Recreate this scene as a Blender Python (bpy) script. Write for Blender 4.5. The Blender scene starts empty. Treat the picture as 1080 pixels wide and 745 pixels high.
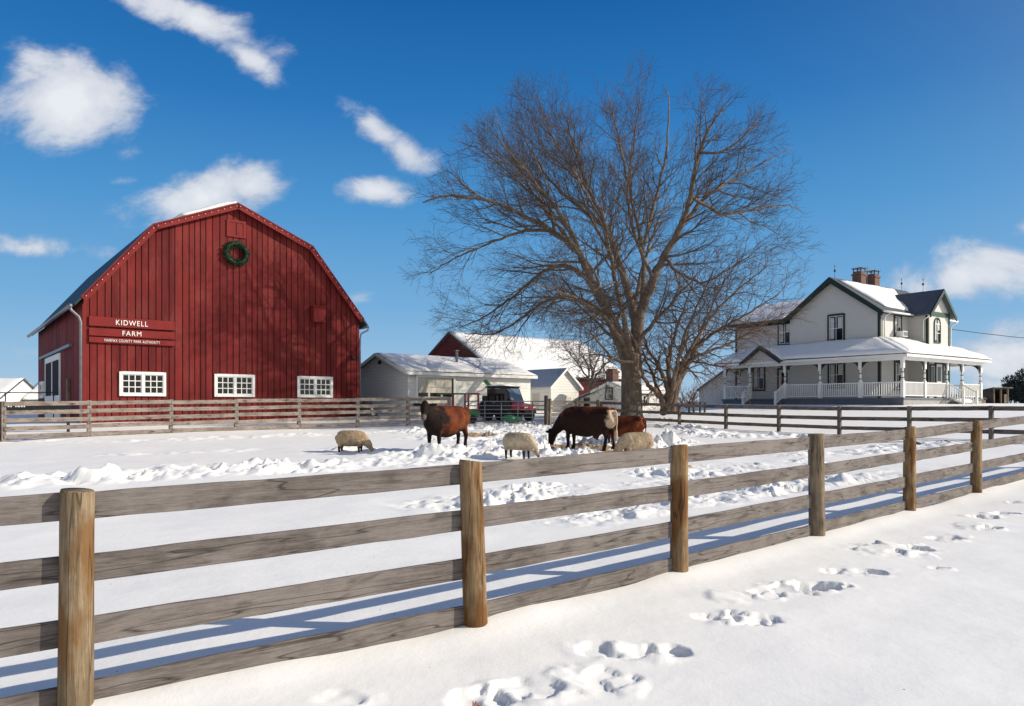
import bpy, bmesh, math, random
import numpy as np
from mathutils import Vector, Matrix, noise as mnoise

random.seed(11)
rng = np.random.default_rng(5)
scene = bpy.context.scene
COL = scene.collection
F, HY, CZ = 780.0, 429.0, 1.9          # focal length in px of a 1080 px wide frame, horizon row, eye height
SUN_EL, SUN_AZ = 28.0, -3.0            # sun stands to the right (+X), a touch towards the viewer

# ------------------------------------------------------------------ camera
cam_d = bpy.data.cameras.new('camera'); cam = bpy.data.objects.new('camera', cam_d); COL.objects.link(cam)
cam.location = (0, 0, CZ); cam.rotation_euler = (math.radians(90), 0, 0)
cam_d.sensor_width = 36; cam_d.lens = 36 * F / 1080; cam_d.shift_y = (HY - 372.5) / 1080
cam_d.clip_start = 0.1; cam_d.clip_end = 3000
scene.camera = cam
scene.view_settings.view_transform = 'Standard'; scene.view_settings.look = 'None'
scene.view_settings.exposure = 0.19; scene.view_settings.gamma = 1; scene.view_settings.use_curve_mapping = False
scene.cycles.max_bounces = 6; scene.cycles.diffuse_bounces = 3; scene.cycles.transparent_max_bounces = 6

# ------------------------------------------------------------------ world: sky and clouds
world = bpy.data.worlds.new('World'); scene.world = world; world.use_nodes = True
wt = world.node_tree; wt.nodes.clear()
class NT:
    """small wrapper to wire node trees"""
    def __init__(s, tree): s.t = tree
    def n(s, kind, **kw):
        nd = s.t.nodes.new(kind)
        for k, v in kw.items():
            if k.startswith('_'): setattr(nd, k[1:], v)
        for k, v in kw.items():
            if not k.startswith('_'):
                k2 = int(k[1:]) if k[0] == 'i' and k[1:].isdigit() else k.replace('__', ' ')
                sock = nd.inputs[k2]
                if isinstance(v, bpy.types.NodeSocket): s.t.links.new(v, sock)
                else: sock.default_value = v
        return nd
    def math(s, op, a, b=0.0, c=0.0, clamp=False):
        nd = s.t.nodes.new('ShaderNodeMath'); nd.operation = op; nd.use_clamp = clamp
        for i, v in enumerate((a, b, c)):
            if isinstance(v, bpy.types.NodeSocket): s.t.links.new(v, nd.inputs[i])
            else: nd.inputs[i].default_value = v
        return nd.outputs[0]
    def ramp(s, fac, stops, interp='LINEAR'):
        nd = s.t.nodes.new('ShaderNodeValToRGB'); s.t.links.new(fac, nd.inputs[0])
        cr = nd.color_ramp; cr.interpolation = interp
        while len(cr.elements) < len(stops): cr.elements.new(0.5)
        for e, (p, c) in zip(cr.elements, stops):
            e.position = p; e.color = (c if len(c) == 4 else (*c, 1)) if isinstance(c, tuple) else (c, c, c, 1)
        return nd.outputs[0]
    def mix(s, fac, a, b, mode='MIX'):
        nd = s.t.nodes.new('ShaderNodeMix'); nd.data_type = 'RGBA'; nd.blend_type = mode
        for i, v in ((0, fac), (6, a), (7, b)):
            if isinstance(v, bpy.types.NodeSocket): s.t.links.new(v, nd.inputs[i])
            else: nd.inputs[i].default_value = v if not isinstance(v, tuple) or len(v) == 4 else (*v, 1)
        return nd.outputs[2]
W = NT(wt)
sky = W.n('ShaderNodeTexSky', _sky_type='NISHITA', _sun_disc=False)
sky.sun_elevation = math.radians(SUN_EL); sky.sun_rotation = math.radians(90 - SUN_AZ)
sky.air_density = 1.0; sky.dust_density = 0.15; sky.ozone_density = 2.2; sky.altitude = 100
hsv = W.n('ShaderNodeHueSaturation', Saturation=.3, Value=1.0, Hue=0.50); wt.links.new(sky.outputs[0], hsv.inputs['Color'])
tc = W.n('ShaderNodeTexCoord')
sep = W.n('ShaderNodeSeparateXYZ'); wt.links.new(tc.outputs['Generated'], sep.inputs[0])
dx, dy, dz = sep.outputs
# the band of sky a quarter turn from the sun is deep polarised blue
sv_ = W.n('ShaderNodeVectorMath', _operation='DOT_PRODUCT'); wt.links.new(tc.outputs['Generated'], sv_.inputs[0])
sv_.inputs[1].default_value = (math.cos(math.radians(SUN_EL)) * math.cos(math.radians(SUN_AZ)), math.cos(math.radians(SUN_EL)) * math.sin(math.radians(SUN_AZ)), math.sin(math.radians(SUN_EL)))
pol = W.math('SUBTRACT', 1.0, W.math('POWER', W.math('MAXIMUM', sv_.outputs['Value'], 0.0), 5.0), clamp=True)
rear = W.n('ShaderNodeMapRange', From__Min=-.45, From__Max=-.05); wt.links.new(dy, rear.inputs['Value']); pol = W.math('MULTIPLY', pol, rear.outputs[0])
grad = W.ramp(W.math('MAXIMUM', dz, 0.0), [(.0, (.43, .60, .74)), (.05, (.33, .54, .75)), (.13, (.185, .43, .72)), (.25, (.082, .31, .64)), (.37, (.028, .19, .51)), (.50, (.009, .115, .38)), (1., (.004, .06, .25))])
gsc = W.n('ShaderNodeVectorMath', _operation='SCALE'); gsc.inputs['Scale'].default_value = 6.9; wt.links.new(grad, gsc.inputs[0])
base_sky = W.mix(pol, hsv.outputs[0], gsc.outputs[0])
dyc = W.math('MAXIMUM', dy, 0.02)
u = W.math('DIVIDE', dx, dyc); v = W.math('DIVIDE', dz, dyc)
uv = W.n('ShaderNodeCombineXYZ'); wt.links.new(u, uv.inputs[0]); wt.links.new(v, uv.inputs[1])
# cloud banks: heading (u), height (v), half sizes, tilt, density
CL = [(-.612, .418, .132, .084, 2, 1.05), (-.52, .345, .08, .022, 0, .42), (-.425, .525, .15, .036, -25, .85), (-.36, .475, .08, .028, -32, .8),
      (-.415, .280, .115, .050, 12, .95), (-.355, .300, .07, .042, 5, .9), (-.475, .245, .07, .025, 10, .6),
      (-.185, .378, .075, .028, -38, .82), (-.145, .345, .055, .028, -25, .82), (-.182, .290, .065, .024, -4, .78),
      (-.655, .215, .115, .024, -3, .8), (-.56, .205, .06, .02, 10, .42), (-.27, .18, .05, .02, 0, .4), (-.2, .145, .05, .018, 0, .38), (-.25, .12, .05, .02, 0, .35),
      (-.63, .075, .12, .022, 0, .42), (-.54, .14, .05, .014, 0, .35), (-.47, .255, .03, .03, 60, .3), (-.53, .305, .05, .016, 0, .32), (-.24, .23, .06, .02, 20, .36),
      (.635, .178, .17, .048, 6, .92), (.56, .15, .11, .04, 12, .68), (.70, .075, .15, .06, 5, .85), (.60, .06, .1, .04, 0, .6), (.66, .03, .2, .03, 0, .55), (.70, .245, .05, .022, 30, .8),
      (.2, .04, .4, .03, 0, .45), (-.3, .04, .4, .022, 0, .35), (-.10, .12, .07, .02, 0, .3), (1.1, .3, .3, .1, 0, .8), (-1.2, .3, .3, .1, 0, .8)]
dens = None; top = None
for (cu, cv, ru, rv, tilt, st) in CL:
    mp = W.n('ShaderNodeMapping', _vector_type='TEXTURE', Location=(cu, cv, 0), Rotation=(0, 0, math.radians(tilt)), Scale=(ru * 1.38, rv * 1.38, 1))
    wt.links.new(uv.outputs[0], mp.inputs[0])
    gr = W.n('ShaderNodeTexGradient', _gradient_type='SPHERICAL'); wt.links.new(mp.outputs[0], gr.inputs[0])
    d = W.math('MULTIPLY', gr.outputs['Fac'], st)
    dens = d if dens is None else W.math('SMOOTH_MAX', dens, d, 0.06)
wn = W.n('ShaderNodeTexNoise', _noise_dimensions='3D', Scale=8.0, Detail=12.0, Roughness=0.64, Distortion=0.25)
mpn = W.n('ShaderNodeMapping', Scale=(1, 1.5, 1)); wt.links.new(uv.outputs[0], mpn.inputs[0]); wt.links.new(mpn.outputs[0], wn.inputs['Vector'])
wn2 = W.n('ShaderNodeTexNoise', Scale=4.0, Detail=3.0); wt.links.new(mpn.outputs[0], wn2.inputs['Vector'])
wn3 = W.n('ShaderNodeTexNoise', Scale=11.0, Detail=1.0); wt.links.new(uv.outputs[0], wn3.inputs['Vector'])
nz = W.math('SUBTRACT', wn.outputs['Fac'], 0.5)
den = W.math('ADD', W.math('ADD', dens, W.math('MULTIPLY', W.math('SUBTRACT', wn3.outputs['Fac'], .5), .55)), W.math('MULTIPLY', nz, 1.35))
alpha = W.n('ShaderNodeMapRange', _interpolation_type='SMOOTHSTEP', From__Min=0.27, From__Max=0.72); wt.links.new(den, alpha.inputs['Value'])
infront = W.n('ShaderNodeMapRange', From__Min=0.03, From__Max=0.12); wt.links.new(dy, infront.inputs['Value'])
pres = W.n('ShaderNodeMapRange', From__Min=0.02, From__Max=0.2); wt.links.new(dens, pres.inputs['Value'])
al = W.math('MULTIPLY', W.math('MULTIPLY', alpha.outputs[0], infront.outputs[0]), pres.outputs[0])
al = W.math('MULTIPLY', al, 0.88)
shade = W.n('ShaderNodeMapRange', From__Min=0.35, From__Max=1.0); wt.links.new(W.math('ADD', den, W.math('MULTIPLY', W.math('SUBTRACT', wn2.outputs['Fac'], .5), .55)), shade.inputs['Value'])
ccol = W.mix(shade.outputs[0], (3.8, 4.1, 4.7, 1), (6.4, 6.45, 6.6, 1))
skyc = W.mix(al, base_sky, ccol)
bg = W.n('ShaderNodeBackground', Strength=0.125); wt.links.new(skyc, bg.inputs[0])
wo = W.n('ShaderNodeOutputWorld'); wt.links.new(bg.outputs[0], wo.inputs[0])

# ------------------------------------------------------------------ sun
sd = bpy.data.lights.new('sun', 'SUN'); sd.energy = 4.5; sd.angle = math.radians(0.53); sd.color = (1, .905, .755)
so = bpy.data.objects.new('sun', sd); COL.objects.link(so); so.rotation_euler = (0, math.radians(90 - SUN_EL), math.radians(SUN_AZ)); so.location = (40, 0, 30)

# ------------------------------------------------------------------ object helpers
def tag(o, label, cat, group=None, kind=None):
    o['label'] = label; o['category'] = cat
    if group: o['group'] = group
    if kind: o['kind'] = kind
    return o
def thing(name, label, cat, loc=(0, 0, 0), rz=0.0, group=None):
    o = bpy.data.objects.new(name, None); COL.objects.link(o); o.empty_display_size = .2
    o.location = loc; o.rotation_euler = (0, 0, rz)
    return tag(o, label, cat, group)

class MB:
    def __init__(s): s.v = []; s.f = []
    def add(s, vs, fs):
        k = len(s.v); s.v.extend(tuple(p) for p in vs); s.f.extend(tuple(i + k for i in f) for f in fs); return s
    def box(s, x0, x1, y0, y1, z0, z1):
        vs = [(x, y, z) for x in (x0, x1) for y in (y0, y1) for z in (z0, z1)]
        return s.add(vs, [(0, 1, 3, 2), (4, 6, 7, 5), (0, 4, 5, 1), (2, 3, 7, 6), (0, 2, 6, 4), (1, 5, 7, 3)])
    def beam(s, a, b, w, h, up=(0, 0, 1)):
        a, b = Vector(a), Vector(b); d = (b - a).normalized(); up = Vector(up)
        sd_ = d.cross(up)
        if sd_.length < 1e-4: sd_ = d.cross(Vector((1, 0, 0)))
        sd_.normalize(); u_ = sd_.cross(d).normalized()
        vs = []
        for p in (a, b):
            for i, j in ((-1, -1), (1, -1), (1, 1), (-1, 1)): vs.append(p + sd_ * (i * w / 2) + u_ * (j * h / 2))
        return s.add(vs, [(3, 2, 1, 0), (4, 5, 6, 7), (0, 1, 5, 4), (1, 2, 6, 5), (2, 3, 7, 6), (3, 0, 4, 7)])
    def prism(s, poly, ext):
        """closed polygon (3d points) pushed along ext"""
        n = len(poly); e = Vector(ext); vs = [Vector(p) for p in poly] + [Vector(p) + e for p in poly]
        fs = [tuple(range(n))[::-1], tuple(range(n, 2 * n))] + [(i, (i + 1) % n, n + (i + 1) % n, n + i) for i in range(n)]
        return s.add(vs, fs)
    def tube(s, pts, rad, n=8, cap=True):
        pts = [Vector(p) for p in pts]
        if not hasattr(rad, '__len__'): rad = [rad] * len(pts)
        k = len(s.v); ref = None
        for i, p in enumerate(pts):
            d = (pts[min(i + 1, len(pts) - 1)] - pts[max(i - 1, 0)])
            if d.length < 1e-6: d = Vector((0, 0, 1))
            d.normalize()
            if ref is None:
                ref = d.cross(Vector((0, 0, 1)) if abs(d.z) < .9 else Vector((1, 0, 0))).normalized()
            else:
                ref = (ref - d * ref.dot(d))
                ref = ref.normalized() if ref.length > 1e-5 else d.orthogonal().normalized()
            bb = d.cross(ref)
            for j in range(n):
                a = 2 * math.pi * j / n
                s.v.append(tuple(p + (ref * math.cos(a) + bb * math.sin(a)) * rad[i]))
        for i in range(len(pts) - 1):
            for j in range(n):
                a = k + i * n + j; b = k + i * n + (j + 1) % n
                s.f.append((a, b, b + n, a + n))
        if cap:
            s.f.append(tuple(k + j for j in range(n))[::-1]); m = k + (len(pts) - 1) * n
            s.f.append(tuple(m + j for j in range(n)))
        return s
    def rings(s, rows, cap=True):
        """rows of equal length rings of points"""
        k = len(s.v); n = len(rows[0])
        for r in rows: s.v.extend(tuple(p) for p in r)
        for i in range(len(rows) - 1):
            for j in range(n):
                a = k + i * n + j; b = k + i * n + (j + 1) % n
                s.f.append((a, b, b + n, a + n))
        if cap:
            s.f.append(tuple(k + j for j in range(n))[::-1]); m = k + (len(rows) - 1) * n
            s.f.append(tuple(m + j for j in range(n)))
        return s
    def ball(s, c, r, nu=10, nv=7):
        rx, ry, rz = (r, r, r) if not hasattr(r, '__len__') else r
        rows = []
        for i in range(nv + 1):
            t = math.pi * (0.04 + 0.92 * i / nv) - math.pi / 2
            rows.append([(c[0] + rx * math.cos(t) * math.cos(2 * math.pi * j / nu), c[1] + ry * math.cos(t) * math.sin(2 * math.pi * j / nu), c[2] + rz * math.sin(t)) for j in range(nu)])
        return s.rings(rows)
    def build(s, name, mat, parent=None, smooth=False, bevel=0.0, loc=None):
        me = bpy.data.meshes.new(name); me.from_pydata(s.v, [], s.f); me.update()
        o = bpy.data.objects.new(name, me); COL.objects.link(o)
        if mat: me.materials.append(mat)
        bm = bmesh.new(); bm.from_mesh(me); bmesh.ops.recalc_face_normals(bm, faces=bm.faces); bm.to_mesh(me); bm.free()
        if smooth: me.shade_smooth()
        if bevel:
            b = o.modifiers.new('bevel', 'BEVEL'); b.width = bevel; b.segments = 2; b.limit_method = 'ANGLE'
        if parent: o.parent = parent
        if loc: o.location = loc
        return o

# ------------------------------------------------------------------ materials
def mat(name, rough=.6, color=(.5, .5, .5), spec=.4, metal=0.0):
    m = bpy.data.materials.new(name); m.use_nodes = True
    b = m.node_tree.nodes['Principled BSDF']; b.inputs['Base Color'].default_value = (*color, 1)
    b.inputs['Roughness'].default_value = rough; b.inputs['Specular IOR Level'].default_value = spec; b.inputs['Metallic'].default_value = metal
    return m, NT(m.node_tree), b
def link(T, a, b): T.t.links.new(a, b)
def ocoord(T, scale=(1, 1, 1), rand=True):
    t = T.n('ShaderNodeTexCoord')
    mp = T.n('ShaderNodeMapping', Scale=scale); link(T, t.outputs['Object'], mp.inputs[0])
    if not rand: return mp.outputs[0]
    oi = T.n('ShaderNodeObjectInfo'); ml = T.math('MULTIPLY', oi.outputs['Random'], 137.0)
    ad = T.n('ShaderNodeVectorMath', _operation='ADD'); link(T, mp.outputs[0], ad.inputs[0])
    cb = T.n('ShaderNodeCombineXYZ'); link(T, ml, cb.inputs[0]); link(T, ml, cb.inputs[1]); link(T, ml, cb.inputs[2]); link(T, cb.outputs[0], ad.inputs[1])
    return ad.outputs[0]
def noise(T, vec, scale, detail=5, rough=.6, dist=0.0):
    nd = T.n('ShaderNodeTexNoise', Scale=scale, Detail=detail, Roughness=rough, Distortion=dist); link(T, vec, nd.inputs['Vector']); return nd.outputs['Fac']
def bump(T, b, h, strength=.3, dist=.02):
    bn = T.n('ShaderNodeBump', Strength=strength, Distance=dist); link(T, h, bn.inputs['Height']); link(T, bn.outputs[0], b.inputs['Normal'])

def plain(name, color, rough=.6, var=.15, scale=3.0, spec=.4, metal=0.0, bumpy=0.0):
    m, T, b = mat(name, rough, color, spec, metal)
    v_ = ocoord(T); f = noise(T, v_, scale, 6)
    c = T.mix(T.ramp(f, [(.3, 0.), (.7, 1.)]), tuple(x * (1 - var) for x in color), tuple(min(1, x * (1 + var)) for x in color))
    link(T, c, b.inputs['Base Color'])
    if bumpy: bump(T, b, noise(T, v_, scale * 6, 5), bumpy, .02)
    return m

def snow_mat(ground=False):
    m, T, b = mat('snow_surface' if ground else 'roof_snow', .55, (.87, .87, .86), .25)
    g = T.n('ShaderNodeNewGeometry')
    n1 = noise(T, g.outputs['Position'], 1.3, 4); n2 = noise(T, g.outputs['Position'], 38, 6, .7); n3 = noise(T, g.outputs['Position'], 9, 5, .6)
    c = T.mix(n1, (.835, .83, .815), (.89, .885, .87))
    if ground:
        # bits of bark, straw and grit blown onto the snow
        vo = T.n('ShaderNodeTexVoronoi', Scale=7.0, Randomness=1.0); link(T, g.outputs['Position'], vo.inputs['Vector'])
        vc = T.n('ShaderNodeSeparateColor'); link(T, vo.outputs['Color'], vc.inputs[0])
        sp = T.math('MULTIPLY', T.math('LESS_THAN', vo.outputs['Distance'], T.math('MULTIPLY', vc.outputs[1], .075)), T.math('GREATER_THAN', vc.outputs[0], .75))
        c = T.mix(T.math('MULTIPLY', sp, .75), c, (.16, .12, .09))
        at = T.n('ShaderNodeAttribute', _attribute_name='dirt')
        hay = T.ramp(n3, [(.25, (.16, .105, .06)), (.5, (.34, .235, .14)), (.75, (.5, .37, .23))])
        dm = T.n('ShaderNodeMapRange', From__Min=.42, From__Max=.6); link(T, T.math('ADD', T.math('MULTIPLY', at.outputs['Fac'], .8), T.math('MULTIPLY', T.math('SUBTRACT', n3, .5), .8)), dm.inputs['Value'])
        dmk = T.math('MULTIPLY', dm.outputs[0], T.math('GREATER_THAN', at.outputs['Fac'], .02))
        c = T.mix(dmk, c, hay)
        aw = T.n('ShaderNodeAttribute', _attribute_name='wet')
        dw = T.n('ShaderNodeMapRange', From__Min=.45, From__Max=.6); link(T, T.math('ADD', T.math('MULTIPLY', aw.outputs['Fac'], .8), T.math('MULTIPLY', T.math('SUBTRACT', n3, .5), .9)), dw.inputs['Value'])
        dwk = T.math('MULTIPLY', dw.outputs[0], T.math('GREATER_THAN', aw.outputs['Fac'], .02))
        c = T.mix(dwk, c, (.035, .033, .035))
    link(T, c, b.inputs['Base Color'])
    bump(T, b, T.math('ADD', T.math('ADD', T.math('MULTIPLY', n2, .35), n3), T.math('MULTIPLY', noise(T, g.outputs['Position'], 170, 3, .7), .12)), .26 if ground else .35, .02 if ground else .05)
    return m
M_snow = snow_mat(True); M_rsnow = snow_mat(False)

def wood(name, dark, light, axis='x', knot=True, rough=.82, gscale=1.0, stain=None):
    m, T, b = mat(name, rough, light, .2)
    sc = {'x': (1.2, 22, 22), 'z': (16, 16, .9)}[axis]; sc = tuple(k * gscale for k in sc)
    v1 = ocoord(T, sc); v2 = ocoord(T, (1, 1, 1)); v3 = ocoord(T, {'x': (2.2, 7, 7), 'z': (8, 8, 1.6)}[axis])
    g1 = noise(T, v1, 2.2, 8, .68, .5); g2 = noise(T, v2, 1.7, 5, .6); g3 = noise(T, v3, 1.4, 4, .5, .8)
    g4 = noise(T, ocoord(T, {'x': (5, 70, 70), 'z': (55, 55, 4)}[axis]), 2.0, 6, .75)
    f = T.math('ADD', T.math('ADD', T.math('MULTIPLY', g1, .38), T.math('MULTIPLY', g4, .32)), T.math('MULTIPLY', g2, .40))
    c = T.ramp(f, [(.34, tuple(x * .5 for x in dark)), (.48, dark), (.6, light), (.75, tuple(min(1, x * 1.2) for x in light))])
    blot = T.ramp(g3, [(.28, .55), (.45, 1.)])
    c = T.mix(1.0, c, blot, 'MULTIPLY')
    if knot:
        vo = T.n('ShaderNodeTexVoronoi', Scale=1.15); link(T, ocoord(T, {'x': (1.0, 3.0, 3.0), 'z': (2.4, 2.4, 1.5)}[axis]), vo.inputs['Vector'])
        k = T.ramp(T.math('ADD', vo.outputs['Distance'], T.math('MULTIPLY', g1, .14)), [(.11, .18), (.16, .55), (.27, 1.)])
        c = T.mix(1.0, c, k, 'MULTIPLY')
    if stain:
        sn = noise(T, ocoord(T, (3, 3, 1.1)), 1.6, 4, .55)
        c = T.mix(T.ramp(sn, [(.46, 0.), (.56, .85)]), c, stain)
    # long drying cracks
    cr = T.n('ShaderNodeTexNoise', Scale=1.0, Detail=2.0); link(T, ocoord(T, {'x': (.55, 9, 9), 'z': (9, 9, .5)}[axis]), cr.inputs['Vector'])
    ck = T.ramp(T.math('ABSOLUTE', T.math('SUBTRACT', cr.outputs['Fac'], .5)), [(.0, .18), (.016, 1.)])
    c = T.mix(.8, c, ck, 'MULTIPLY')
    link(T, c, b.inputs['Base Color'])
    bump(T, b, T.math('ADD', T.math('ADD', g1, T.math('MULTIPLY', g4, .6)), T.math('MULTIPLY', ck, .5)), .7, .008)
    return m
M_rail = wood('weathered_board', (.115, .099, .091), (.195, .171, .158), 'x')
M_rail2 = wood('pale_board', (.17, .138, .117), (.30, .252, .218), 'x')
M_rail3 = wood('grey_brown_board', (.085, .068, .06), (.17, .14, .125), 'x')
M_post = wood('round_post_wood', (.165, .105, .054), (.31, .208, .112), 'z', stain=(.14, .058, .016))
M_post4 = wood('tan_post_wood', (.15, .108, .066), (.285, .215, .135), 'z', stain=(.17, .085, .03))
M_post2 = wood('grey_post_wood', (.13, .10, .072), (.26, .20, .135), 'z')
M_post3 = wood('dark_post_wood', (.04, .033, .03), (.10, .08, .07), 'z')

def red_wall():
    m, T, b = mat('barn_red_boards', .75, (.25, .03, .03), .2)
    g = T.n('ShaderNodeNewGeometry'); v1 = ocoord(T, (4, 4, .6)); v2 = ocoord(T)
    f = T.math('ADD', T.math('MULTIPLY', g.outputs['Random Per Island'], .4), T.math('MULTIPLY', noise(T, v1, 2.5, 6, .65), .6))
    c = T.ramp(f, [(.2, (.122, .012, .0115)), (.5, (.168, .0165, .0158)), (.8, (.218, .025, .023))])
    s = T.mix(1.0, T.ramp(noise(T, v2, .55, 5, .6), [(.32, .74), (.6, 1.)]), T.ramp(noise(T, ocoord(T, (1.6, 1.6, .12)), 1.5, 5, .6), [(.34, .72), (.52, 1.)]), 'MULTIPLY'); c = T.mix(1.0, c, s, 'MULTIPLY')
    c = T.mix(T.ramp(noise(T, ocoord(T, (1.3, 1.3, .5)), .8, 6, .65), [(.5, 0.), (.72, .3)]), c, (.30, .075, .062))    # sun bleached patches
    link(T, c, b.inputs['Base Color']); bump(T, b, noise(T, v1, 7, 6), .25, .01); return m
M_red = red_wall()
M_redtrim = plain('red_trim_paint', (.185, .019, .018), .7, .14, 2.0, .2)
M_darkred = plain('dark_red_boards', (.07, .009, .010), .8, .2, 2.0, .2)
M_black = plain('dark_gap', (.02, .008, .008), .9, .1)
def siding(name, color, pitch=.125):
    m, T, b = mat(name, .6, color, .3)
    tcn = T.n('ShaderNodeTexCoord'); sp = T.n('ShaderNodeSeparateXYZ'); link(T, tcn.outputs['Object'], sp.inputs[0])
    fr = T.math('FRACT', T.math('DIVIDE', sp.outputs[2], pitch))
    v_ = ocoord(T, (1, 1, 3)); n_ = noise(T, v_, 1.5, 6)
    c = T.mix(n_, tuple(x * .9 for x in color), color)
    ln = T.ramp(fr, [(.0, .62), (.07, 1.), (1., .97)]); c = T.mix(1.0, c, ln, 'MULTIPLY')     # the dark joint under each lap
    link(T, c, b.inputs['Base Color']); bump(T, b, T.math('SUBTRACT', 1.0, fr), .6, .02); return m
M_siding = siding('white_clapboard', (.60, .585, .56))
M_sidewh = siding('white_wall_boards', (.74, .73, .69), .2)
def vsiding(name, color, pitch=.3):
    m, T, b = mat(name, .6, color, .3)
    tcn = T.n('ShaderNodeTexCoord'); sp = T.n('ShaderNodeSeparateXYZ'); link(T, tcn.outputs['Object'], sp.inputs[0])
    fr = T.math('FRACT', T.math('DIVIDE', T.math('ADD', sp.outputs[0], sp.outputs[1]), pitch))
    c = T.mix(1.0, color, T.ramp(fr, [(.0, .6), (.08, 1.)]), 'MULTIPLY'); link(T, c, b.inputs['Base Color']); return m
M_vsiding = vsiding('white_vertical_boards', (.7, .7, .69))
M_white = plain('white_paint', (.76, .755, .73), .5, .06, 2.0)
M_cream = plain('cream_door_paint', (.5, .46, .39), .6, .06, 2.0)
M_green = plain('dark_green_trim', (.008, .02, .013), .5, .2, 2.0)
M_greenlit = plain('sunlit_trim_and_canopy_green', (.013, .06, .03), .45, .2, 2.0)  # trim green with sunlight put into the colour; also the cart canopy's own green
M_porchfloor = plain('grey_porch_and_skirt_shade', (.10, .115, .14), .6, .15, 2.0)
M_skirt = plain('sunlit_skirting', (.30, .30, .30), .7, .15, 3.0)
M_glass, _T, _b = mat('window_glass', .08, (.008, .009, .011), .3)
M_curtain = plain('lace_curtain', (.5, .5, .5), .9, .15, 6.0)
def metal_roof(name, color, pitch=.45, axis=0):
    m, T, b = mat(name, .55, color, .3, .1)
    tcn = T.n('ShaderNodeTexCoord'); sp = T.n('ShaderNodeSeparateXYZ'); link(T, tcn.outputs['Object'], sp.inputs[0])
    fr = T.math('FRACT', T.math('DIVIDE', sp.outputs[axis], pitch))
    sm = T.ramp(fr, [(.0, 1.), (.1, 0.)]); n_ = noise(T, ocoord(T), 1.2, 5)
    c = T.mix(n_, tuple(x * .8 for x in color), tuple(x * 1.2 for x in color)); link(T, T.mix(T.math('MULTIPLY', sm, .5), c, tuple(x * .4 for x in color)), b.inputs['Base Color'])
    bump(T, b, sm, .8, .03); return m
M_mroof_y = metal_roof('dark_metal_roof', (.085, .095, .115), .45, 1)
M_mroof_x = metal_roof('grey_metal_roof', (.085, .095, .115), .45, 0)
M_blueroof = metal_roof('blue_grey_metal_roof', (.40, .45, .50), .4, 1)
M_barnroof = metal_roof('blue_barn_roof', (.016, .036, .048), .5, 1)
def brick():
    m, T, b = mat('chimney_brick', .85, (.3, .1, .07), .2)
    br = T.n('ShaderNodeTexBrick', Scale=1.0, Mortar__Size=.012, Brick__Width=.22, Row__Height=.075)
    br.inputs['Color1'].default_value = (.11, .034, .022, 1); br.inputs['Color2'].default_value = (.16, .052, .035, 1); br.inputs['Mortar'].default_value = (.2, .17, .15, 1)
    tcn = T.n('ShaderNodeTexCoord'); sp = T.n('ShaderNodeSeparateXYZ'); link(T, tcn.outputs['Object'], sp.inputs[0]); cb = T.n('ShaderNodeCombineXYZ')
    link(T, T.math('ADD', sp.outputs[0], sp.outputs[1]), cb.inputs[0]); link(T, sp.outputs[2], cb.inputs[1]); link(T, cb.outputs[0], br.inputs['Vector'])
    link(T, br.outputs['Color'], b.inputs['Base Color']); return m
M_brick = brick()
M_pipe = plain('galvanised_pipe', (.19, .20, .22), .45, .15, 5, .5, .6)
M_darkpipe = plain('dark_pipe', (.04, .045, .055), .5, .15, 5, .5, .2)
M_letter = plain('white_lettering', (.85, .82, .78), .6, .03, 2.0)
M_rubber = plain('black_rubber', (.018, .018, .02), .8, .2, 8.0)
M_darkpl = plain('black_plastic', (.02, .021, .024), .4, .2, 5.0)
M_utvred = plain('red_bodywork', (.48, .022, .028), .3, .1, 3.0, .6)
M_jgreen = plain('green_machine_paint', (.03, .22, .075), .4, .15, 3.0, .5)
M_olive = plain('olive_tarp', (.11, .11, .035), .8, .2, 3.0)
M_redsteel = plain('red_steel', (.24, .035, .045), .55, .15, 3.0)
M_wreath = plain('wreath_needles', (.008, .035, .014), .6, .5, 12.0)
M_bulb = plain('clear_bulb', (.85, .78, .7), .25, .05, 2.0, .6)
def bark(name, a, b_):
    m, T, b = mat(name, .9, a, .15); v1 = ocoord(T, (5, 5, 1.2), False); v2 = ocoord(T, (1, 1, 1), False)
    f = T.math('ADD', T.math('MULTIPLY', noise(T, v1, 2.0, 7, .7, .4), .7), T.math('MULTIPLY', noise(T, v2, 1.0, 4), .3))
    link(T, T.ramp(f, [(.35, tuple(x * .5 for x in a)), (.5, a), (.66, b_)]), b.inputs['Base Color']); bump(T, b, noise(T, v1, 4, 6, .7), .8, .05); return m
M_bark = bark('grey_brown_bark', (.165, .128, .10), (.31, .25, .20))
M_twig = plain('twig_bark', (.092, .072, .065), .9, .3, .6, .1)
M_bark2 = bark('brown_bark', (.14, .10, .075), (.26, .20, .155))
M_twig2 = plain('young_twig_bark', (.115, .075, .058), .9, .3, .6, .1)

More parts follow.
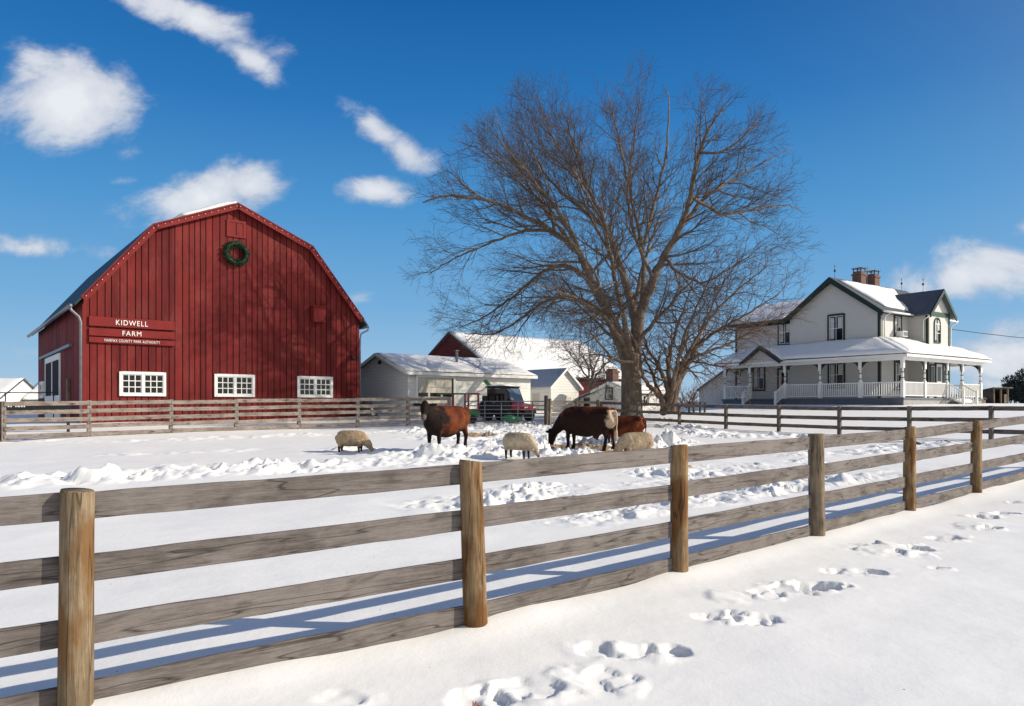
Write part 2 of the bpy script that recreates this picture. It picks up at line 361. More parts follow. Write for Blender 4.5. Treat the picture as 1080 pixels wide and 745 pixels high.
# ------------------------------------------------------------------ terrain
CP = np.array([(-2.7, 4.5, .02), (-.3, 6.05, .09), (1.7, 7.75, .12), (4, 9.8, .175), (6.3, 11.8, .2), (8.2, 13.7, .27), (-6, 3, -.02), (2, 2, -.03), (7, 6, .08), (14, 12, .3),
    (-2, 21.7, .57), (2.5, 22, .58), (8, 20, .52), (-9, 17, .42), (-17.9, 26, .66), (-12, 29, .8), (-6.7, 37, .94), (1.7, 38, .93), (4.9, 41, 1.05), (8.3, 36.6, .93), (12, 31.5, .78), (16.7, 25.8, .74),
    (20, 21, .7), (-19, 33, 1.15), (-8.6, 41.5, 1.28), (-30, 47, 1.2), (-6, 43, 1.3), (7.4, 46, 1.40), (8, 50, 1.28), (12, 44, 1.4), (25.7, 48.75, 2.0), (16, 60, 2.1), (35, 55, 2.1), (22, 44, 1.6), (0, 55, 1.85), (-6, 75, 2.3), (20, 80, 2.3),
    (40, 40, 1.5), (-60, 90, 2.2), (60, 90, 2.3), (0, 160, 2.4), (-150, 200, 2.4), (150, 200, 2.4), (0, 500, 2.4), (-500, 500, 2.4), (500, 500, 2.4), (0, 1500, 2.4), (-1500, 1500, 2.4), (1500, 1500, 2.4),
    (-40, 20, .5), (50, 20, .9), (0, -30, -.1), (-100, -100, -.1), (100, -100, 0), (-800, -100, 1.), (800, -100, 1.)])
def _phi(r): return np.sqrt(r * r + 9.0)
_A = _phi(np.hypot(CP[:, None, 0] - CP[None, :, 0], CP[:, None, 1] - CP[None, :, 1])) + np.eye(len(CP)) * -.15
_P = np.c_[np.ones(len(CP)), CP[:, :2] / 100]
_w = np.linalg.solve(np.block([[_A, _P], [_P.T, np.zeros((3, 3))]]), np.r_[CP[:, 2], 0, 0, 0])
def ter(x, y):
    x = np.asarray(x, float); y = np.asarray(y, float); s = _w[-3] + _w[-2] * x / 100 + _w[-1] * y / 100
    for i in range(len(CP)): s = s + _w[i] * _phi(np.hypot(x - CP[i, 0], y - CP[i, 1]))
    return s
def gz(x, y): return float(ter(x, y))
def at(px, py, Y): return Vector(((px - 540) / F * Y, Y, CZ + (HY - py) / F * Y))
def ground_at(px, py):
    k = (HY - py) / F; Y = 10.0
    for _ in range(60):
        Y2 = (gz((px - 540) / F * Y, Y) - CZ) / k; Y = .5 * Y + .5 * max(1., min(300., Y2))
    return ((px - 540) / F * Y, Y)

# vectorised noise
def _h(ix, iy, s):
    n = (ix.astype(np.int64) * 374761393 + iy.astype(np.int64) * 668265263 + s * 974634777) & 0xffffffff
    n = ((n ^ (n >> 13)) * 1274126177) & 0xffffffff
    return ((n ^ (n >> 16)) & 0xffffff) / float(0xffffff)
def vnoise(x, y, s=0):
    ix = np.floor(x); iy = np.floor(y); fx = x - ix; fy = y - iy
    fx = fx * fx * fx * (fx * (fx * 6 - 15) + 10); fy = fy * fy * fy * (fy * (fy * 6 - 15) + 10)
    a = _h(ix, iy, s); b = _h(ix + 1, iy, s); c = _h(ix, iy + 1, s); d = _h(ix + 1, iy + 1, s)
    return (a * (1 - fx) + b * fx) * (1 - fy) + (c * (1 - fx) + d * fx) * fy - .5
def fbm(x, y, s=0, o=4):
    r = 0; a = 1
    for i in range(o): r = r + a * vnoise(x * 2 ** i, y * 2 ** i, s + i * 7); a *= .5
    return r
def slabs(x, y, sc, s=0, tilt=.6):
    """broken-crust look: every Voronoi cell is a tilted plate at its own height"""
    X = x / sc; Y = y / sc; ix = np.floor(X); iy = np.floor(Y); best = np.full(X.shape, 9.); out = np.zeros(X.shape)
    for i in (-1, 0, 1):
        for j in (-1, 0, 1):
            cx = ix + i; cy = iy + j; px = cx + _h(cx, cy, s); py = cy + _h(cx, cy, s + 1)
            d = (X - px) ** 2 + (Y - py) ** 2; m = d < best
            h = (_h(cx, cy, s + 2) - .5) + tilt * ((X - px) * (_h(cx, cy, s + 3) - .5) + (Y - py) * (_h(cx, cy, s + 4) - .5)) * 2
            best = np.where(m, d, best); out = np.where(m, h, out)
    return out
def sstep(a, b, t): t = np.clip((t - a) / (b - a), 0, 1); return t * t * (3 - 2 * t)
def pathmask(x, y, pts, w):
    best = np.full(x.shape, 1e9)
    for (ax, ay), (bx, by) in zip(pts[:-1], pts[1:]):
        ux, uy = bx - ax, by - ay; L = ux * ux + uy * uy + 1e-9
        t = np.clip(((x - ax) * ux + (y - ay) * uy) / L, 0, 1)
        best = np.minimum(best, np.hypot(x - ax - t * ux, y - ay - t * uy))
    return best / w
def pp(*pts): return [ground_at(a, b) for a, b in pts]

# trampled bands in the paddock, from where the photograph shows them
BANDS = [(pp((-40, 512), (60, 506), (150, 501), (240, 497), (330, 492), (430, 487), (520, 478), (600, 478)), 1.0, .36),
         (pp((430, 486), (520, 470), (600, 463), (690, 466)), 1.3, .24), (pp((480, 462), (580, 456), (640, 458)), 1.6, .20),
         (pp((690, 478), (740, 474), (775, 477)), .55, .22), (pp((615, 470), (650, 466), (690, 470)), .9, .38), (pp((610, 457), (580, 452), (520, 451)), .8, .22),
         (pp((470, 532), (600, 520), (690, 515), (740, 500), (800, 492), (850, 488)), .62, .16), (pp((610, 546), (700, 532), (790, 520), (880, 508), (960, 498)), .5, .17),
         (pp((840, 480), (900, 478), (960, 470)), .6, .2), (pp((560, 520), (600, 516)), .6, .2), (pp((690, 500), (760, 494)), .6, .16),
         (pp((440, 456), (520, 450), (600, 452)), 1.3, .2), (pp((490, 463), (600, 470), (700, 476)), 1.2, .22), (pp((700, 470), (800, 476)), .5, .12), (pp((470, 497), (560, 490), (650, 486)), .9, .24), (pp((520, 472), (565, 474)), 1.1, .22), (pp((380, 474), (440, 480), (500, 470)), .9, .14), (pp((430, 500), (480, 496)), .6, .2), (pp((0, 466), (150, 466), (300, 460), (430, 455)), .7, .09), (pp((120, 480), (300, 474), (345, 480)), .5, .05),
         (pp((960, 478), (1010, 470), (1080, 466)), .7, .16), (pp((1000, 495), (1060, 489)), .3, .07),
         (pp((700, 441), (760, 440), (830, 440), (900, 441)), .9, .22), (pp((640, 437), (690, 440)), .8, .18), (pp((490, 441), (560, 443)), 1.2, .2)]
# footprints: pixel centre, half length, half width, depth
PITS = [((508, 735), .20, .10, .10), ((565, 724), .25, .12, .05), ((628, 685), .17, .09, .07), ((662, 688), .18, .08, .04), ((694, 686), .17, .08, .14), ((642, 714), .24, .12, .04),
        ((758, 653), .18, .09, .06), ((787, 654), .19, .10, .12), ((806, 655), .15, .09, .10), ((810, 628), .14, .10, .09), ((840, 622), .22, .12, .05), ((864, 620), .22, .09, .14), ((768, 632), .12, .10, -.03),
        ((885, 604), .14, .07, .08), ((905, 604), .25, .09, .13), ((925, 606), .14, .08, .12), ((940, 581), .38, .20, -.06), ((968, 580), .16, .09, .14), ((1000, 569), .24, .10, .08), ((1028, 556), .24, .14, -.04), ((1045, 558), .15, .08, .13),
        ((1062, 542), .22, .10, .11), ((1040, 546), .2, .1, .08), ((1075, 531), .2, .1, .1), ((360, 738), .14, .08, .04), ((990, 600), .10, .05, .05)]
def ground_field(X, Y):
    z = ter(X, Y)
    near = np.clip(1 - np.abs(Y) / 60, 0, 1)
    z = z + (.05 * fbm(X / 3.1, Y / 2.3, 3, 3) + .03 * fbm(X / 1.3, Y / 1.6, 13, 2)) * near + .012 * fbm(X / .7, Y / .45, 9, 3) * near
    wx = X + .25 * fbm(X / .6, Y / .6, 21, 2); wy = Y + .25 * fbm(X / .6, Y / .6, 25, 2)
    churn = np.zeros_like(z)
    sel = (Y < 75) & (np.abs(X) < 45)
    x = X[sel]; y = Y[sel]; xw = wx[sel]; yw = wy[sel]
    amp = np.zeros_like(x)
    for pts, w, a in BANDS:
        d = pathmask(xw, yw, pts, w * 1.25); m = sstep(1.35, .4, d)
        amp = np.maximum(amp, a * m)
    amp = amp * np.clip(.75 + 1.3 * fbm(x / 1.7, y / 1.4, 31, 2), .12, 1.5)
    c = (.34 * np.maximum(slabs(x, y, .55, 41, .5), -.3) + .22 * slabs(x, y, .26, 47, .7) + .10 * slabs(x, y, .13, 53, .8) + .70 * fbm(x / .40, y / .36, 59, 3) + .16)
    churn[sel] = amp * c * 1.28
    z = z + churn
    # snow drifted along the foot of the near fence
    fd = pathmask(X, Y, [(-4.95, 2.9), (-2.644, 4.48), (-.295, 6.05), (1.752, 7.75), (4.01, 9.72), (6.34, 11.8), (8.6, 13.7), (12.95, 17.4)], 1.0)
    z = z + (.035 + .05 * vnoise(X / .9, Y / .9, 91)) * np.exp(-(fd / .28) ** 2)
    # post holes and broken crust of the walker's track
    for (c, L, wd, dp) in PITS:
        cx, cy = ground_at(*c)
        sl = (np.abs(X - cx) < 1.2) & (np.abs(Y - cy) < 1.0)
        if not sl.any(): continue
        x = X[sl] - cx; y = Y[sl] - cy
        r = np.hypot(x / L, y / (wd * 1.5)) + .75 * vnoise(X[sl] / .16, Y[sl] / .13, 71) + .3 * vnoise(X[sl] / .05, Y[sl] / .05, 73)
        m = sstep(1.12, .86, r)
        rim = sstep(1.9, 1.05, r) * (1 - m)
        crust = slabs(X[sl], Y[sl], .26, 81, 1.0)
        z[sl] = z[sl] - m * (dp * .44 - min(.03, .012 + .2 * abs(dp)) * crust) + rim * np.maximum(0, .03 * vnoise(X[sl] / .25, Y[sl] / .2, 75) + .02 * crust + .004)
    return z
def axis_(parts):
    out = []
    for a, b, s in parts: out += list(np.arange(a, b - 1e-6, s))
    return out
def grow(a, b, s0, k=1.11):
    r = []; p = a; s = s0
    while p < b: r.append(p); s *= k; p += s
    r.append(b); return r
gx = sorted(-v_ for v_ in grow(22, 1800, .1)) + axis_([(-21.9, -8, .075), (-8, -1, .05), (-1, 8.6, .026), (8.6, 20, .075)]) + grow(20, 1800, .1)
gy = sorted(-v_ for v_ in grow(-1, 300, .3)) + axis_([(1.3, 3.2, .08), (3.2, 13.6, .028), (13.6, 24, .055), (24, 34, .09)]) + grow(34, 2200, .1, 1.07)
gx = np.array(gx); gy = np.array(gy)
GX, GY = np.meshgrid(gx, gy); GZ = ground_field(GX, GY)
nx, ny = len(gx), len(gy)
print('ground verts', nx * ny)
gm = bpy.data.meshes.new('snow_ground'); nv = nx * ny; nf = (nx - 1) * (ny - 1)
gm.vertices.add(nv); gm.vertices.foreach_set('co', np.stack([GX, GY, GZ], -1).astype(np.float32).ravel())
ii = (np.arange(ny - 1)[:, None] * nx + np.arange(nx - 1)[None, :]).ravel()
quads = np.stack([ii, ii + 1, ii + nx + 1, ii + nx], -1).astype(np.int32).ravel()
gm.loops.add(nf * 4); gm.loops.foreach_set('vertex_index', quads)
gm.polygons.add(nf); gm.polygons.foreach_set('loop_start', np.arange(0, nf * 4, 4, dtype=np.int32))
gm.update(calc_edges=True); gm.shade_smooth()
def softblob(px, py, rx, ry):
    cx, cy = ground_at(px, py); return np.clip(1.25 - np.hypot((GX - cx) / rx, (GY - cy) / ry), 0, 1)
dirt = np.maximum.reduce([softblob(600, 473, 1.5, .9), softblob(625, 474, 1.2, .8), softblob(575, 471, .9, .35), softblob(470, 477, .55, .35), softblob(720, 494, .45, .3), softblob(650, 477, .8, .4), softblob(505, 440, 1.0, .5)])
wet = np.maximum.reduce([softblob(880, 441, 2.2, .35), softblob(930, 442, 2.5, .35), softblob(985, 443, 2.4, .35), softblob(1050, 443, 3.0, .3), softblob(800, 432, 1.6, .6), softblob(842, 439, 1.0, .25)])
for nm, arr in (('dirt', dirt), ('wet', wet)):
    a_ = gm.attributes.new(nm, 'FLOAT', 'POINT'); a_.data.foreach_set('value', arr.astype(np.float32).ravel())
gm.materials.append(M_snow)
go = bpy.data.objects.new('snow_ground', gm); COL.objects.link(go); tag(go, 'snow covered farmyard and pasture with trampled tracks', 'ground', kind='structure')
def zg(x, y):
    """height of the finished snow surface"""
    i = min(max(int(np.searchsorted(gx, x)) - 1, 0), nx - 2); j = min(max(int(np.searchsorted(gy, y)) - 1, 0), ny - 2)
    fx = (x - gx[i]) / (gx[i + 1] - gx[i]); fy = (y - gy[j]) / (gy[j + 1] - gy[j])
    return float((GZ[j, i] * (1 - fx) + GZ[j, i + 1] * fx) * (1 - fy) + (GZ[j + 1, i] * (1 - fx) + GZ[j + 1, i + 1] * fx) * fy)

# ------------------------------------------------------------------ fences
def board_mesh(L, w, t, seg=10, wob=.004):
    m = MB(); rows = []
    for i in range(seg + 1):
        x = -L / 2 + L * i / seg; a = random.uniform(-wob, wob); b = random.uniform(-wob, wob); c = random.uniform(-wob, wob)
        rows.append([(x, -t / 2 + c, -w / 2 + a), (x, t / 2 + c, -w / 2 + a), (x, t / 2 + c, w / 2 + b), (x, -t / 2 + c, w / 2 + b)])
    return m.rings(rows)
def round_post(h, r, lean=(0, 0), sides=22, rows=12, sink=.35, rough=.03):
    m = MB(); rr = []; sd_ = random.random() * 50
    for i in range(rows + 1):
        z = -sink + (h + sink) * i / rows; k = r * (1.03 - .05 * max(0, z) / h)
        if i == rows: z -= 0.0
        rr.append([(k * (1 + rough * mnoise.noise((math.cos(a) * 1.3 + sd_, math.sin(a) * 1.3, z * .9)) * 2) * math.cos(a) + lean[0] * z,
                    k * (1 + rough * mnoise.noise((math.cos(a) * 1.3 + sd_, math.sin(a) * 1.3, z * .9)) * 2) * math.sin(a) + lean[1] * z, z) for a in [2 * math.pi * j / sides for j in range(sides)]])
    # slightly worn top
    last = rr[-1]; cx = sum(p[0] for p in last) / sides; cy = sum(p[1] for p in last) / sides; tx, ty = random.uniform(-.15, .15), random.uniform(-.15, .15)
    rr.append([(cx + (p[0] - cx) * .93, cy + (p[1] - cy) * .93, p[2] + .012 + tx * (p[0] - cx) + ty * (p[1] - cy)) for p in last])
    return m.rings(rr)
def square_post(h, w, sink=.35):
    return MB().box(-w / 2, w / 2, -w / 2, w / 2, -sink, h)
def fence(name, label, posts, tops, bw, bt, off, mrail, mpost, pr, rnd=True, group=None, jitter=.012, bays=None, ext=0):
    """posts: (x, y, z base, height, lean x, lean y); tops: board top edges above the base"""
    root = thing(name, label, 'fence', (posts[0][0], posts[0][1], posts[0][2]), 0, group)
    O = Vector(root.location)
    for (x, y, z, h, lx, ly) in posts:
        m = round_post(h, pr * random.uniform(.96, 1.04), (lx, ly)) if rnd else square_post(h, pr * 2)
        o = m.build('post', mpost[len(root.children) % len(mpost)] if isinstance(mpost, list) else mpost, root, smooth=rnd, bevel=0 if rnd else .006)
        if rnd: o.data.shade_auto_smooth(angle=math.radians(40)) if hasattr(o.data, 'shade_auto_smooth') else None
        o.location = Vector((x, y, z)) - O
        o.rotation_euler = (0, 0, 0 if rnd else math.atan2(posts[-1][1] - posts[0][1], posts[-1][0] - posts[0][0]))
    for i, (p, q) in enumerate(zip(posts[:-1], posts[1:])):
        d2 = Vector((q[0] - p[0], q[1] - p[1], 0)).normalized(); nrm = Vector((-d2.y, d2.x, 0))
        for k, t in enumerate(tops):
            if bays and (i, k) in bays: continue
            j1, j2 = random.uniform(-jitter, jitter), random.uniform(-jitter, jitter)
            A = Vector((p[0], p[1], p[2] + t * p[3] - bw / 2 + j1)) + nrm * off + d2 * .004; B = Vector((q[0], q[1], q[2] + t * q[3] - bw / 2 + j2)) + nrm * off - d2 * .004
            A += Vector((p[4], p[5], 0)) * t * p[3] ; B += Vector((q[4], q[5], 0)) * t * q[3]
            X = (B - A).normalized(); Y = Vector((0, 0, 1)).cross(X).normalized(); Z = X.cross(Y)
            o = board_mesh((B - A).length, bw * random.uniform(.97, 1.03), bt).build('board', mrail, root, bevel=.004)
            mt = Matrix((X, Y, Z)).transposed().to_4x4(); mt.translation = (A + B) / 2 - O; o.matrix_local = mt
    return root

# near fence: round posts, four boards nailed behind them
NP = [(-2.644, 4.48), (-.295, 6.05), (1.752, 7.75), (4.01, 9.72), (6.34, 11.8), (8.6, 13.7)]
NP = [(-4.95, 2.9)] + NP + [(10.98, 15.55), (13.3, 17.4)]
leans = [(0, 0), (.002, .01), (-.035, .01), (0, 0), (-.01, 0), (.006, 0), (0, 0), (0, 0), (0, 0)]
mats_ = [0, 1, 0, 0, 1, 0, 0, 0, 0]
posts = [(x, y, gz(x, y), 1.36, l[0], l[1]) for (x, y), l in zip(NP, leans)]
nf_ = fence('board_fence', 'long wooden four board fence on round posts across the near snow', posts, (.99, .715, .43, .142), .165, .034, .035, M_rail, [M_post, M_post4, M_post, M_post, M_post2, M_post, M_post, M_post, M_post], .096)
# paddock fence in front of the barn: five pale boards
Bp0 = Vector((-17.87, 26.0)); Bd = Vector((.75, .66)).normalized()
ts = [0, 2.66, 5.57, 8.2, 11.03, 14.0, 16.85, 19.4]
tz = [2.07 + (2.36 - 2.07) * t / 17 for t in ts]
posts = [(Bp0.x + Bd.x * t, Bp0.y + Bd.y * t, z - 1.40, 1.42, 0, 0) for t, z in zip(ts, tz)]
fence('paddock_fence', 'pale weathered five board fence in front of the red barn', posts, (.985, .775, .57, .37, .175), .155, .035, -.085, M_rail2, M_rail2, .07, rnd=False, jitter=.02)
# the corner where that fence turns back along the yard on the left
posts = [(-18.15, 26.25, .66, 1.42, 0, 0), (-20.6, 25.5, .62, 1.42, 0, 0), (-23.2, 24.9, .58, 1.42, 0, 0)]
fence('yard_fence', 'weathered board fence running off behind the dark corner post beside the barn', posts, (.97, .76, .55, .35, .15), .16, .035, -.085, M_rail2, M_post3, .08, rnd=False)
# dark three board fence in front of the farmhouse
A0 = Vector((4.94, 41.0)); Dd = Vector((.611, -.794)).normalized()
posts = []
for i in range(10):
    t = -2.75 * 0 + 2.75 * i; x, y = A0.x + Dd.x * t, A0.y + Dd.y * t
    top = np.interp(i, [0, 1, 3, 5, 7, 9], [2.19, 2.12, 1.99, 1.91, 1.93, 1.95]); b0 = gz(x, y)
    posts.append((x, y, b0, top - b0, 0, 0))
fence('pasture_fence', 'dark three board fence between the pasture and the white farmhouse', posts, (.985, .64, .30), .15, .04, .08, M_rail3, M_rail3, .065, rnd=False)
# short pale length between the gate and the dark fence
posts = [(1.95, 38.1, .93, 1.38, 0, 0), (3.45, 39.5, .98, 1.34, 0, 0), (4.75, 41.0, 1.03, 1.25, 0, 0)]
fence('lane_fence', 'short pale board fence between the pipe gate and the dark pasture fence', posts, (.93, .70, .46, .22), .15, .035, .085, M_rail2, M_post2, .06, rnd=False)

# pipe gate
gr = thing('pipe_gate', 'grey metal pipe gate in the paddock fence before the parked utility vehicle', 'gate', (-2.45, 38.1, .93))
m = MB(); Lg = 4.15
for k, z in enumerate((.22, .42, .62, .82, 1.02, 1.24)): m.tube([(.06, 0, z), (Lg, 0, z)], .024, 8)
m.build('rail', M_pipe, gr, smooth=True)
for x in (.06, 1.05, 1.9, 2.75, 3.5, Lg):
    MB().tube([(x, .0, .14), (x, .0, 1.26)], .026, 8).build('upright', M_pipe, gr, smooth=True)
pst = round_post(1.52, .10, (0, 0)).build('gate_post', M_post3, None, smooth=True); pst.location = (1.75, 38.0, .93)
tag(pst, 'dark round gate post at the right end of the pipe gate', 'post')
# pipe rail in the barnyard at far left
gl = thing('pipe_rail', 'thin dark pipe rail with a curved end beside the barn door', 'railing', (-28, 40, 1.2))
m = MB(); m.tube([(-2.2, 0, 1.45), (3.2, 0, 1.45)], .03, 8); m.build('rail', M_darkpipe, gl, smooth=True)
for x in (-1.6, .6, 3.2): MB().tube([(x, 0, -.3), (x, 0, 1.45)], .03, 8).build('upright', M_darkpipe, gl, smooth=True)
MB().tube([(3.2, 0, 1.35), (3.9, 0, 1.35), (4.3, 0, 1.2), (4.4, 0, .8), (4.4, 0, -.3)], .03, 8).build('hoop', M_darkpipe, gl, smooth=True)

# ------------------------------------------------------------------ windows
def window(parent, name, org, ux, w, h, frame_m, fw=.1, cols=2, rows=2, depth=.07, out=(0, 0, 1), muntin=.035, curtain=True, arch=False, mm=None):
    """org = lower left corner on the wall, ux = unit vector to the right along the wall; outward normal = ux turned clockwise"""
    ux = Vector(ux); n = Vector((ux.y, -ux.x, 0)); uz = Vector((0, 0, 1)); O = Vector(org); mm = mm or M_white
    def P(a, b, d): return O + ux * a + uz * b + n * d
    def slab(m, a0, a1, b0, b1, d0, d1):
        vs = [P(a, b, d) for a in (a0, a1) for d in (d0, d1) for b in (b0, b1)]
        m.add(vs, [(0, 1, 3, 2), (4, 6, 7, 5), (0, 4, 5, 1), (2, 3, 7, 6), (0, 2, 6, 4), (1, 5, 7, 3)])
    f = MB()
    if arch:
        K = 10; ri, ro = w / 2 - fw * .2, w / 2 + fw * .8; hb = h - w / 2
        pts_i = [(w / 2 + ri * math.cos(t), hb + ri * math.sin(t)) for t in [math.pi * k / K for k in range(K + 1)]]
        pts_o = [(w / 2 + ro * math.cos(t), hb + ro * math.sin(t)) for t in [math.pi * k / K for k in range(K + 1)]]
        for k in range(K):
            q = [pts_i[k], pts_o[k], pts_o[k + 1], pts_i[k + 1]]; f.prism([P(a, b, 0) for a, b in q], n * depth)
        slab(f, w / 2 - ro, w / 2 - ri, -fw, hb, 0, depth); slab(f, w / 2 + ri, w / 2 + ro, -fw, hb, 0, depth); slab(f, w / 2 - ri, w / 2 + ri, -fw, 0, 0, depth)
        fo = f.build(name, frame_m, parent)
        g = MB(); g.prism([P(a, b, .012) for a, b in [(0.03, 0)] + [(w - .03, 0)] + pts_i], n * .01); g.build('pane', M_glass, fo)
    else:
        slab(f, -fw, 0, -fw, h + fw, 0, depth); slab(f, w, w + fw, -fw, h + fw, 0, depth)
        slab(f, 0, w, h, h + fw * 1.2, 0, depth + .015); slab(f, 0, w, -fw, 0, 0, depth + .02)
        fo = f.build(name, frame_m, parent)
        g = MB(); slab(g, .003, w - .003, .003, h - .003, .012, .022); g.build('pane', M_glass, fo)
    mu = MB(); q = muntin
    hh = h - (w / 2 if arch else 0)
    for c in range(1, cols): slab(mu, w * c / cols - q / 2, w * c / cols + q / 2, .0, hh, .024, .045)
    for r in range(1, rows): slab(mu, 0, w, hh * r / rows - q / 2 - .002, hh * r / rows + q / 2, .024, .047)
    if not arch:
        slab(mu, .003, q * 1.4, .003, h - .003, .024, .042); slab(mu, w - q * 1.4, w - .003, .003, h - .003, .024, .042)
        slab(mu, .003, w - .003, .003, q * 1.4, .024, .043); slab(mu, .003, w - .003, h - q * 1.4, h - .003, .024, .043)
    else: slab(mu, .02, w - .02, hh - .03, hh + .03, .024, .047)
    mu.build('sash', mm, fo)
    if curtain:
        cu = MB(); slab(cu, w * .08, w * .36, h * .08, h * .93, .0225, .0236); slab(cu, w * .62, w * .93, h * .5, h * .93, .0225, .0236)
        cu.build('curtain', M_curtain, fo)
    return fo

# ------------------------------------------------------------------ red barn
BR = math.radians(38.04); zb = 1.2
barn = thing('gambrel_barn', 'big red gambrel roofed barn with three white windows low on its end wall', 'barn', (-19.268, 33.25, zb), BR)
Wd, Ln = 13.5, 17.8; XM = 6.75
prof = [(-.17, 5.60), (2.81, 9.30), (XM, 10.95), (10.71, 9.30), (13.71, 5.60)]     # outer roof line
def roofz(x):
    for (a, b), (c, d) in zip(prof[:-1], prof[1:]):
        if a <= x <= c: return b + (d - b) * (x - a) / (c - a)
    return 5.3
m = MB(); x = 0.0
while x < Wd - .05:
    w = min(random.choice((.26, .30, .32, .35)), Wd - x); x1 = x + w - .042; d = random.uniform(0, .012)
    xs = [x] + [k for k in (2.81, XM, 10.71) if x < k < x1] + [x1]
    poly = [(x, 0, -.5), (x1, 0, -.5)] + [(k, 0, roofz(k) - .16) for k in xs[::-1]]
    m.prism([(p[0], -.03 - d, p[2]) for p in poly], (0, .03 + d, 0)); x += w
m.build('end_wall', M_red, barn)
core = [(0.02, .004, -.5), (Wd - .02, .004, -.5), (Wd - .02, .004, 5.4), (10.68, .004, 9.1), (XM, .004, 10.75), (2.84, .004, 9.1), (.02, .004, 5.4)]
MB().prism(core, (0, Ln, 0)).build('frame_core', M_black, barn)
m = MB(); y = 0.0
while y < Ln - .05:
    w = min(random.choice((.28, .32, .36)), Ln - y); m.box(-.03 - random.uniform(0, .01), .018, y, y + w - .025, -.5, 5.45); y += w
m.build('side_wall', M_red, barn)
# roof: slopes as thick slabs
def slope(m, a, b, y0, y1, t=.10):
    d = Vector((b[0] - a[0], 0, b[1] - a[1])).normalized(); n = Vector((-d.z, 0, d.x))
    A = Vector((a[0], y0, a[1])); B = Vector((b[0], y0, b[1]))
    m.prism([A, B, B - n * t, A - n * t], (0, y1 - y0, 0))
lowL = (prof[0][0] - .25, prof[0][1] - .33)
m = MB(); slope(m, lowL, (2.81, 9.3), -.33, Ln + .3); slope(m, (2.81, 9.3), (XM, 10.95), -.33, Ln + .3); slope(m, (XM, 10.95), (10.71, 9.3), -.33, Ln + .3); slope(m, (10.71, 9.3), (13.93, 5.3), -.33, Ln + .3)
m.build('roof', M_barnroof, barn)
def snow_sheet(name, parent, corners, t0=.1, nu=26, nv=14, edge=.25, lump=.05, keep=None, seed=0):
    """snow lying on a sloping four cornered roof face: a thick pillow with uneven rounded rims"""
    a, b, c, d = [Vector(p) for p in corners]; n = (b - a).cross(d - a).normalized()
    if n.z < 0: n = -n
    m = MB(); top = []; bot = []
    for j in range(nv + 1):
        tv = j / nv
        for i in range(nu + 1):
            tu = i / nu
            p = a.lerp(b, tu).lerp(d.lerp(c, tu), tv)
            du = min(tu, 1 - tu) * (b - a).length; dv = min(tv, 1 - tv) * (d - a).length
            k = min(1, math.sqrt(min(du, dv) / edge + .08))
            h = t0 * k + lump * k * mnoise.fractal(p * .9 + Vector((seed, seed, 0)), .8, 2.0, 4)
            if min(du, dv) < 1e-6:
                inw = (a + b + c + d) / 4 - p; inw -= n * inw.dot(n); p = p + inw.normalized() * max(0, .07 * (1 + mnoise.noise(p * 1.7 + Vector((seed, 0, 3)))))
            top.append(p + n * max(.015, h)); bot.append(p + n * .004)
    W_ = nu + 1; N = len(top); fs = []
    for j in range(nv):
        for i in range(nu): q = j * W_ + i; fs.append((q, q + 1, q + W_ + 1, q + W_)); fs.append((N + q, N + q + W_, N + q + W_ + 1, N + q + 1))
    rim = [i for i in range(W_)] + [j * W_ + nu for j in range(1, nv + 1)] + [nv * W_ + i for i in range(nu - 1, -1, -1)] + [j * W_ for j in range(nv - 1, 0, -1)]
    for q, r in zip(rim, rim[1:] + rim[:1]): fs.append((q, N + q, N + r, r))
    m.add(top + bot, fs); return m.build(name, M_rsnow, parent, smooth=True)
snow_sheet('roof_snow', barn, [(4.1, -.3, 9.86), (XM - .05, -.3, 10.95), (XM - .05, Ln, 10.95), (3.3, Ln, 9.53)], .24, 12, 30, .3)
